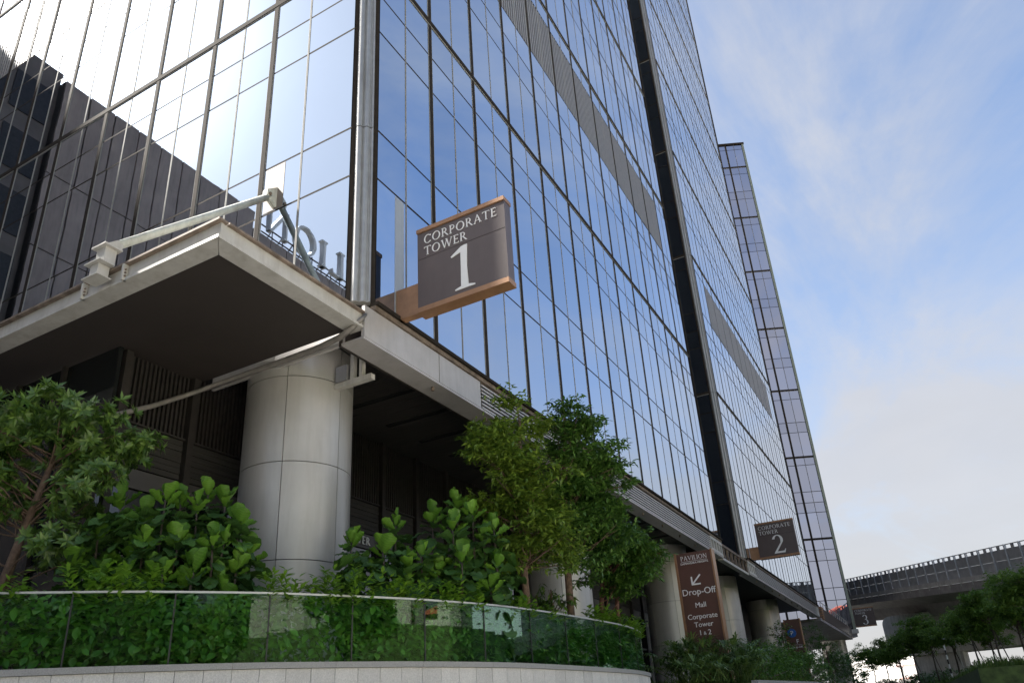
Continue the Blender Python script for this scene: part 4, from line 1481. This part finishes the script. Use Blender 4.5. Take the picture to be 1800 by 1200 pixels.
def palm(label, base, n_fr, h, seed):
    t = thing('fan_palm', label, 'palm', base, 'fan palms at the planter end')
    r_ = random.Random(seed)
    for k in range(n_fr):
        th = r_.uniform(0, 6.28); el = r_.uniform(.5, 1.45)
        L = h * r_.uniform(.45, 1.0)
        d = Vector((math.cos(th) * math.cos(el), math.sin(th) * math.cos(el), math.sin(el)))
        b0 = Vector(base) + Vector((r_.uniform(-.45, .45), r_.uniform(-.45, .45), 0))
        tip = b0 + d * L
        mb = MB(); mb.tube([b0, b0.lerp(tip, .5) + Vector((0, 0, .03)), tip], [.010, .008, .006], 5, cap=False)
        # fan of narrow blades
        out = Vector((d.x, d.y, .25)).normalized()
        side = Vector((-math.sin(th), math.cos(th), 0))
        for j in range(11):
            a = R(-105 + 21 * j)
            v = (out * math.cos(a) + side * math.sin(a)).normalized()
            LL = r_.uniform(.30, .44)
            w_ = v.cross(Z).normalized() * .024
            e1 = tip + v * LL * .55 + Z * .02; e2 = tip + v * LL - Z * (.06 + .05 * r_.random())
            mb.add([tip - w_ * .3, tip + w_ * .3, e1 + w_, e1 - w_, e2], [(0, 1, 2, 3), (3, 2, 4)], 0)
        mb.build('frond', M_PALM, t)
    return t


palm('fan palm clump directly below the drop-off pylon, left side', (2.05, 11.3, 2.4), 95, 1.12, 1)
palm('fan palm clump directly below the drop-off pylon, right side', (2.95, 12.1, 2.4), 90, 1.05, 2)
palm('low fan palm at the granite wall end', (2.7, 10.2, 2.4), 26, .62, 3)
palm('fan palm between the grey column and the bright shrubs', (1.0, 31.5, 2.4), 40, 2.1, 4)


def shrub(name, label, blobs, n_cl, per, ll, lw, lm, group=None, cat='shrub'):
    b0 = blobs[0]
    t = thing(name, label, cat, (b0[0], b0[1], 2.6), group)
    V, F, C_ = make_crown(clumps(blobs, 16 * len(blobs), (.35, .6), .6), n_cl, per, ll, lw, False, .1, .12)
    o0 = np.array(WL[t.name])
    place('foliage', np_mesh('foliage', V - o0, F, lm), o0, t, kind='stuff')
    mb = MB()
    for c_ in C_[:18]:
        mb.tube([(c_[0] * .3 + b0[0] * .7, c_[1] * .3 + b0[1] * .7, 2.6), tuple(c_)], [.02, .008], 5, cap=False)
    mb.build('stems', M_BARK, t)
    return t


shrub('bushy_shrub', 'bright green shrub right of the drop-off pylon', [(2.2, 17.5, 2.95, .95, 1.5, .75), (2.3, 20.5, 3.1, .95, 1.8, .9), (1.6, 20, 3.4, .8, 1.4, .7)], 900, 12, .10, .05, M_SHRUB)
shrub('bushy_shrub', 'bright green shrub in front of the far column', [(2.2, 25.5, 3.2, .95, 2.4, 1.0), (2.2, 30, 3.1, .9, 2.2, .9)], 800, 12, .11, .055, M_SHRUB)
shrub('low_hedge', 'low shrubs below the second pylon sign', [(1.8, 35.5, 2.9, .9, 2.4, .6), (1.7, 39.0, 2.85, .9, 2.4, .5)], 260, 12, .13, .06, M_LFB)
tree('ornamental_tree', 'small yellow-green tree overlapping the second pylon sign', [([(-.2, 39.3, 2.6), (-.2, 39.3, 4.5), (-.1, 39.3, 6.4)], [.06, .05, .02])],
     [(-.25, 39.2, 6.0, .55, .6, .6), (-.2, 39.3, 5.0, .6, .6, .6), (-.15, 39.3, 4.2, .5, .6, .5)], 120, 12, .16, .065, M_LFC, M_BARK, 16)
tree('ornamental_tree', 'dark rounded tree right of the second pylon sign', [([(1.3, 46, 2.6), (1.3, 46, 4.2), (1.3, 46, 5.4)], [.07, .06, .02])],
     [(1.1, 46, 4.9, 1.2, 1.3, 1.1), (1.6, 47, 4.0, 1.3, 1.2, 1.0), (.7, 46, 6.2, .8, .8, .8)], 330, 12, .17, .07, M_LFB, M_BARK, 20)
tree('ornamental_tree', 'dark bushy tree under the third tower', [([(1.6, 56, 2.6), (1.6, 56, 4.0), (1.6, 56, 5.0)], [.07, .06, .02])],
     [(1.6, 56, 4.2, 1.5, 1.5, 1.2), (.6, 58, 4.8, 1.2, 1.3, 1.0)], 260, 12, .19, .08, M_LFB, M_BARK, 20)

# ------------------------------------------------------------------ verge on the right with a row of street trees
b = MB()
verge = [(8.7, 15), (40, 10), (60, 115), (-1.5, 115), (1.2, 66), (2.7, 57), (4.2, 49), (6.2, 40), (8.0, 29)]
b.prism(verge, (0, 0, 0), X, Y, Z, 0, 2.35)
structure('verge', b, M_TURF)
n = 30000
gx = rng.uniform(2, 22, n); gy = 15 + rng.uniform(0, 1, n) ** 1.6 * 55
P = np.stack([gx, gy, np.full(n, 2.33)], 1)
ok_ = gx > np.interp(gy, [15, 29, 40, 49, 57, 66, 115], [8.8, 8.1, 6.3, 4.3, 2.8, 1.3, -1.4])
P = P[ok_]; n = len(P)
D = unit(n) * .5; D[:, 2] = 1
V, F = leaf_batch(P, D, unit(n), rng.uniform(.15, .34, n), .03)
gr = place('grass', np_mesh('grass', V - np.array([15, 40, 2.3]), F, M_GRASS), (15, 40, 2.3), None, kind='stuff')
gr['label'] = 'grass on the verge under the street trees'

VERGE_TREES = []
for k in range(3):
    blobs = [(0, 0, 3.3, 1.35, 1.35, .75), (.6, .3, 3.7, .9, .9, .6), (-.6, -.2, 2.9, .9, .9, .5), (0, -.5, 2.7, 1.1, .9, .45), (.2, .2, 4.1, .6, .6, .45)]
    blobs = [tuple(q + rng.uniform(-.15, .15) for q in b_[:3]) + b_[3:] for b_ in blobs]
    V, F, C_ = make_crown(clumps(blobs, 34, (.38, .7), .5), 620, 13, .18, .08, False, .1, .2)
    cm = np_mesh('crown', V, F, M_LFV)
    tm = MB(); tm.tube([(0, 0, 0), (.04, .02, 1.2), (.0, .0, 2.4), (.1, 0, 3.4)], [.06, .05, .04, .015], 8)
    lm = MB(); branches(lm, [(0, 0, 0), (0, 0, 1.4), (0, 0, 2.4), (.1, 0, 3.2)], C_, 26, .022)
    VERGE_TREES.append((cm, tm.mesh('trunk', M_BARKG, True), lm.mesh('limbs', M_BARKG, True)))
spots = [(10.75, 17.3, 0.67, 'rightmost verge tree, cut by the picture edge'), (10.35, 21.0, 0.69, 'second verge tree from the right, tall bright crown'),
         (9.85, 25.2, 0.69, 'third verge tree from the right'), (9.2, 29.4, 0.69, 'fourth verge tree from the right'),
         (8.45, 33.4, 0.79, 'fifth verge tree from the right, before the pier cap'), (7.5, 38.4, 0.81, 'sixth verge tree from the right, before the pier cap'),
         (6.4, 43.4, 0.84, 'seventh verge tree from the right'), (5.3, 49.3, 0.86, 'eighth verge tree from the right'),
         (4.0, 56.3, 0.88, 'ninth verge tree from the right, under the third sign'), (2.6, 63.2, 0.92, 'leftmost and farthest verge tree, beside the third tower'),
         (12.3, 27, 0.76, 'verge tree in the second row, behind the rightmost ones'), (11.6, 34, 0.84, 'verge tree in the second row, before the viaduct'), (10.4, 41, 0.84, 'verge tree in the second row, farthest back')]
for i, (x, y, s__, lb) in enumerate(spots):
    t = thing('street_tree', 'small ' + lb, 'tree', (x, y, 2.33), 'street trees on the verge')
    cm, tm, lm = VERGE_TREES[i % 3]
    q = Matrix.Rotation(i * 1.7, 3, 'Z').to_quaternion()
    for nm, me in (('crown', cm), ('trunk', tm), ('limbs', lm)):
        o = place(nm, me, (x, y, 2.33), t, q)
        o.scale = (s__, s__, s__)
        if nm != 'trunk': o['kind'] = 'stuff'
    mb = MB(); mb.tube([(x + .35, y - .2, 2.3), (x + .02, y, 4.0)], .022, 6); mb.build('stake', M_BARKG, t)

shrub('clipped_hedge', 'long clipped hedge under the verge trees, near right', [(11.6, 21.5, 2.6, 1.2, 1.6, .32), (10.9, 26, 2.6, 1.0, 2.2, .34), (10.0, 31, 2.65, 1.0, 2.4, .36), (13, 25, 2.65, 1.4, 1.6, .36)], 1300, 12, .10, .05, M_SHRUB, cat='hedge')
shrub('clipped_hedge', 'dark far hedge under the verge trees', [(9.3, 37.5, 2.75, 1.0, 3, .42), (7.6, 45, 2.8, 1.0, 3.5, .45), (5.9, 53, 2.85, 1.0, 4, .5), (3.6, 62, 2.9, 1.0, 4, .5), (13, 38, 2.9, 3, 1.5, .5)], 1500, 12, .15, .07, M_LFB, cat='hedge')

bl = [(q, 122 + 6 * math.sin(q * .4), 2.2, 3.0, 2.0, 2.6 + 1.1 * math.sin(q * 1.3)) for q in range(-16, 60, 4)]
V, F, C_ = make_crown(clumps(bl, 260, (.9, 1.7), .7), 2600, 12, .5, .25, False, .1, .5)
o = place('far_trees', np_mesh('far_trees', V - np.array([20, 122, 0]), F, M_LFB), (20, 122, 0), None, kind='stuff')
o['label'] = 'far belt of trees closing the view under the viaduct'

# street furniture on the verge
t = thing('striped_post', 'thin black and white striped post on the verge', 'post', (8.1, 31.5, 2.33))
for i in range(8):
    mb = MB(); mb.tube([(8.1, 31.5, 2.33 + i * .2), (8.1, 31.5, 2.53 + i * .2)], .035, 10); mb.build('band', M_WHITE if i % 2 else M_STRIPE, t)
t = thing('path_light', 'slim path light with flat disc top on the verge', 'light', (8.6, 30.2, 2.33))
mb = MB(); mb.tube([(8.6, 30.2, 2.33), (8.6, 30.2, 4.15)], .03, 8); mb.build('pole', M_STEEL, t)
mb = MB(); mb.tube([(8.4, 30.2, 4.12), (8.4, 30.2, 4.20)], [.30, .12], 16); mb.build('lamp_head', M_STEEL, t)
t = thing('street_lamp', 'far curved street lamp beyond the third tower', 'lamp', (2.2, 112, 0))
mb = MB(); mb.tube([(2.4, 112, 0), (2.4, 112, 8.6), (2.2, 112, 9.1), (1.0, 112, 9.35)], [.12, .08, .06, .05], 8); mb.build('pole', M_STEEL, t)
mb = MB(); mb.box(.3, 1.05, 111.9, 112.1, 9.3, 9.4); mb.build('lamp_head', M_STEEL, t)

# ------------------------------------------------------------------ viaduct
vd = thing('viaduct', 'elevated concrete road with dark noise barrier, right background', 'bridge', (8, 80, 0))
V0 = Vector((-.3, 95.1, 16.4)); VU = Vector((.431, -.9025, -.096)); VN = Vector((-.9025, -.431, 0))     # road drops towards the right; VN faces the viewer
u0v, u1v = -26.0, 74.0


def vb(mb, u0, u1, w0, w1, z0, z1): mb.obox(V0, VU, -VN, Z, u0, u1, -w1, -w0, z0, z1)


mb = MB(); mb.prism([(-11.5, -2.5), (0.0, -2.5), (.25, -2.55), (.25, -3.25), (-.3, -3.4), (-2.5, -3.9), (-3.4, -5.2), (-8, -5.2), (-9, -3.9), (-11.5, -3.3)], V0, VN, Z, VU, u0v, u1v)
mb.build('deck', M_CONCD, vd)
mb = MB(); vb(mb, u0v, u1v, .0, .30, -2.49, -2.08); mb.build('edge_beam', M_CONC, vd)
pitch = 2.02
n = int((u1v - u0v) / pitch)
for i in range(n):
    a = u0v + i * pitch
    mb = MB(); vb(mb, a + .03, a + pitch - .03, .08, .16, -2.07, -1.26); mb.build('barrier_panel', M_BARR, vd)
    mb = MB(); vb(mb, a + .03, a + pitch - .03, .08, .16, -1.24, -.44); mb.build('barrier_panel', M_BARR, vd)
    mb = MB(); vb(mb, a - .05, a + .05, .05, .26, -2.8, .0); mb.build('post', M_POST, vd)
    mb = MB()
    vb(mb, a + .10, a + pitch - .10, .09, .15, -.435, -.36); vb(mb, a + .10, a + pitch - .10, .09, .15, -.07, .0)
    vb(mb, a + pitch / 2 - .2, a + pitch / 2 + .2, .091, .149, -.359, -.071)
    mb.build('crest_frame', M_BARR, vd)
# hammerhead pier
pc = Vector((8.5, 87.5, 0)); pu = Vector((.98, -.2, 0)).normalized(); pn = Vector((pu.y, -pu.x, 0))
if pn.y > 0: pn = -pn
prof = []
for i in range(9):
    a = R(90 + 90 * i / 8); prof.append((-5.4 + .9 + math.cos(a) * .9, 9.7 + math.sin(a) * .9))
prof = [(11, 10.6)] + prof + [(-5.4, 7.4), (-3.4, 6.3), (11, 6.3)]
mb = MB(); mb.prism(prof, pc, pu, Z, -pn, -2.0, 2.0); mb.build('pier_cap', M_CONC, vd)
mb = MB(); mb.obox(pc, pu, -pn, Z, -3.2, 1.6, -1.3, 1.3, 0, 6.3); mb.build('pier', M_CONC, vd)
# far pale apartment block behind the viaduct
ab = thing('apartment_block', 'far white apartment block seen under the viaduct', 'building', (1, 240, 0))
mb = MB(); mb.box(-4.5, 3.6, 238, 252, 0, 22.5); aw = mb.build('wall', M_WHITEB, ab)
mb = MB(); mb.box(-20, -4.6, 244, 256, 0, 15.5); mb.build('wall', M_WHITEB, ab)
for i in range(6):
    for j in range(2):
        mb = MB(); mb.box(.9 + j * 1.4, 1.8 + j * 1.4, 237.9, 237.98, 2.5 + i * 3.3, 4.2 + i * 3.3); mb.build('window', M_NBW, aw)
    mb = MB(); mb.box(-4.6, 3.7, 237.8, 238.0, 4.7 + i * 3.3, 4.95 + i * 3.3); mb.build('floor_band', mat('band_pink', (.50, .25, .22), .7), ab)

# ------------------------------------------------------------------ neighbouring building that shades the forecourt and shows in the glass
nb = thing('neighbouring_building', 'brown-grey panelled building mirrored in the left glass face', 'building', (-27, -25, 0))
mb = MB(); mb.box(-60, -22.1, -15.9, -4.45, 0, 31.1); mb.build('core', M_NBC, nb)
mb = MB(); mb.box(-60, -22.1, -60, -15.9, 0, 29.9); mb.build('core', M_NBC, nb)
mb = MB(); mb.box(-60, -22.45, -4.44, -.2, 0, 31.75); mb.build('recessed_wing', mat('wing_brown', (.10, .084, .078), .6, 0, .2, .6), nb)
for i in range(9):
    for j in range(2):
        mb = MB(); mb.box(-22.45, -22.40, -4.2 + j * 1.95, -2.55 + j * 1.95, 3.5 + i * 3.1, 5.6 + i * 3.1); mb.build('window', M_NBW, nb)
zr = [0, 3.6, 7.4, 11.2, 14.5, 18.0, 21.8, 25.7, 31.15]
yj = -4.45
while yj > -44:
    w_ = 1.32
    tz = 31.15 if yj > -15.5 else 29.95
    for j in range(len(zr) - 1):
        z1 = min(zr[j + 1], tz)
        mb = MB(); mb.box(-22.1, -22.0 + random.uniform(-.006, .006), yj - w_ + .03, yj - .03, zr[j] + .03, z1 - .03)
        mb.build('wall_panel', M_NB, nb)
    yj -= w_
rs = thing('rooftop_letters', 'large freestanding rooftop letters mirrored in the left glass face', 'lettering', (-22, -22, 29.9))
gx_ = Glyphs((-22.0, -32.6, 30.25), Y, Z, X, 2.05, .35)
tw_ = text_width('PAVILION', .22) * 2.05
gx_.P = Vector((-22.0, -17.0 - tw_, 30.25))
gx_.text('PAVILION', .22).mb.build('lettering', mat('rooftop_letter', (.55, .54, .53), .5, .1, .05), rs)
mb = MB()
for q in np.arange(-17.0 - tw_, -17.0, .9):
    mb.tube([(-22.2, q, 29.9), (-22.2, q, 30.9)], .04, 5); mb.tube([(-22.2, q, 30.9), (-23.2, q, 29.9)], .04, 5)
mb.tube([(-22.2, -17 - tw_, 30.25), (-22.2, -17, 30.25)], .05, 5); mb.tube([(-22.2, -17 - tw_, 30.75), (-22.2, -17, 30.75)], .05, 5)
mb.build('truss', M_DARK, rs)

# houses with red roofs across the road, mirrored in the lower glass
def house(x, y, w, d, h, rz, label):
    zg = 9.5 if x > 56 and y > -38 else 0.0
    t = thing('red_roof_house', label, 'house', (x, y, zg), 'red-roofed houses across the road')
    U_ = Vector((math.cos(rz), math.sin(rz), 0)); V_ = Vector((-math.sin(rz), math.cos(rz), 0))
    P_ = Vector((x, y, zg))
    mb = MB(); mb.obox(P_, U_, V_, Z, -w / 2, w / 2, -d / 2, d / 2, 0, h); mb.build('wall', M_WALLW, t)
    mb = MB()
    e = .6; rh = 2.6; k = w / 2 - d / 2 if w > d else 0
    c_ = [(-w / 2 - e, -d / 2 - e, h), (w / 2 + e, -d / 2 - e, h), (w / 2 + e, d / 2 + e, h), (-w / 2 - e, d / 2 + e, h), (-k, 0, h + rh), (k, 0, h + rh)]
    mb.add([P_ + U_ * a + V_ * b_ + Z * q for a, b_, q in c_], [(0, 1, 5, 4), (1, 2, 5), (2, 3, 4, 5), (3, 0, 4), (3, 2, 1, 0)])
    mb.build('roof', M_ROOF, t)
    for fl in range(int(h // 3)):
        for i in range(4):
            for sgn in (-1, 1):
                a = -w / 2 + (i + .5) * w / 4
                mb = MB()
                v0 = sgn * (d / 2 + .02)
                mb.obox(P_, U_, V_, Z, a - .55, a + .55, min(v0, v0 + sgn * .05), max(v0, v0 + sgn * .05), 1 + fl * 3, 2.4 + fl * 3); mb.build('window', M_NBW, t)
    return t


b = MB()
b.add([(42, -46, 0), (150, -46, 0), (150, 60, 0), (42, 60, 0), (50, -40, 9.5), (146, -40, 9.5), (146, 54, 9.5), (50, 54, 9.5)],
      [(0, 3, 2, 1), (4, 5, 6, 7), (0, 1, 5, 4), (1, 2, 6, 5), (2, 3, 7, 6), (3, 0, 4, 7)])
structure('hillside', b, M_TURF)
hs = [(62, 22, 14, 9, 9, .3), (80, 8, 16, 10, 9, .6), (70, -12, 14, 9, 6, .9), (96, -4, 18, 11, 9, .5), (48, -62, 15, 10, 6, 1.2), (66, -28, 15, 9, 6, 1.3), (92, 26, 14, 9, 6, .2), (104, 14, 16, 10, 9, .1)]
for i, (x, y, w, d, h, rz) in enumerate(hs):
    house(x, y, w, d, h, rz, ('two-storey', 'three-storey')[h > 7] + ' red-roofed house across the road, ' + ('nearest the viaduct', 'second from the viaduct', 'before the road bend', 'largest and farthest', 'beside the shop row', 'at the hill edge', 'behind the others', 'on the hill top')[i])

# buildings and big trees on the other side of the forecourt, behind the viewer
ob = thing('shop_row', 'low cream shop row across the forecourt, mirrored in the balustrade', 'building', (8, -52, 0))
mb = MB(); mb.box(-30, 60, -62, -48, 0, 17.5); mb.build('wall', mat('shop_wall', (.22, .18, .14), .8), ob)
for i in range(3):
    mb = MB(); mb.box(-22.3, 44.3, -48, -47.2, 3.6 + i * 4.2, 4.5 + i * 4.2); mb.build('canopy_band', mat('band_brown', (.16, .10, .075), .6), ob)
    for j in range(20):
        mb = MB(); mb.box(-21 + j * 3.25, -18.7 + j * 3.25, -47.99, -47.9, .9 + i * 4.2, 3.3 + i * 4.2); mb.build('window', M_NBW, ob)
back = [(26, -18, 2.6, 'first'), (30, -30, 3.0, 'second'), (14, -33, 2.7, 'third'), (2, -36, 3.0, 'fourth'), (-9, -33, 2.6, 'fifth'), (36, -4, 2.8, 'sixth')]
for i, (x, y, s__, lb) in enumerate(back):
    t = thing('shade_tree', lb + ' broad shade tree across the forecourt, seen only mirrored', 'tree', (x, y, 0), 'shade trees across the forecourt')
    cm, tm, lm = VERGE_TREES[(i + 1) % 3]
    for nm, me in (('crown', cm), ('trunk', tm), ('limbs', lm)):
        o = place(nm, me, (x, y, 0), t, Matrix.Rotation(i * 2.1, 3, 'Z').to_quaternion())
        o.scale = (s__, s__, s__)
        if nm != 'trunk': o['kind'] = 'stuff'
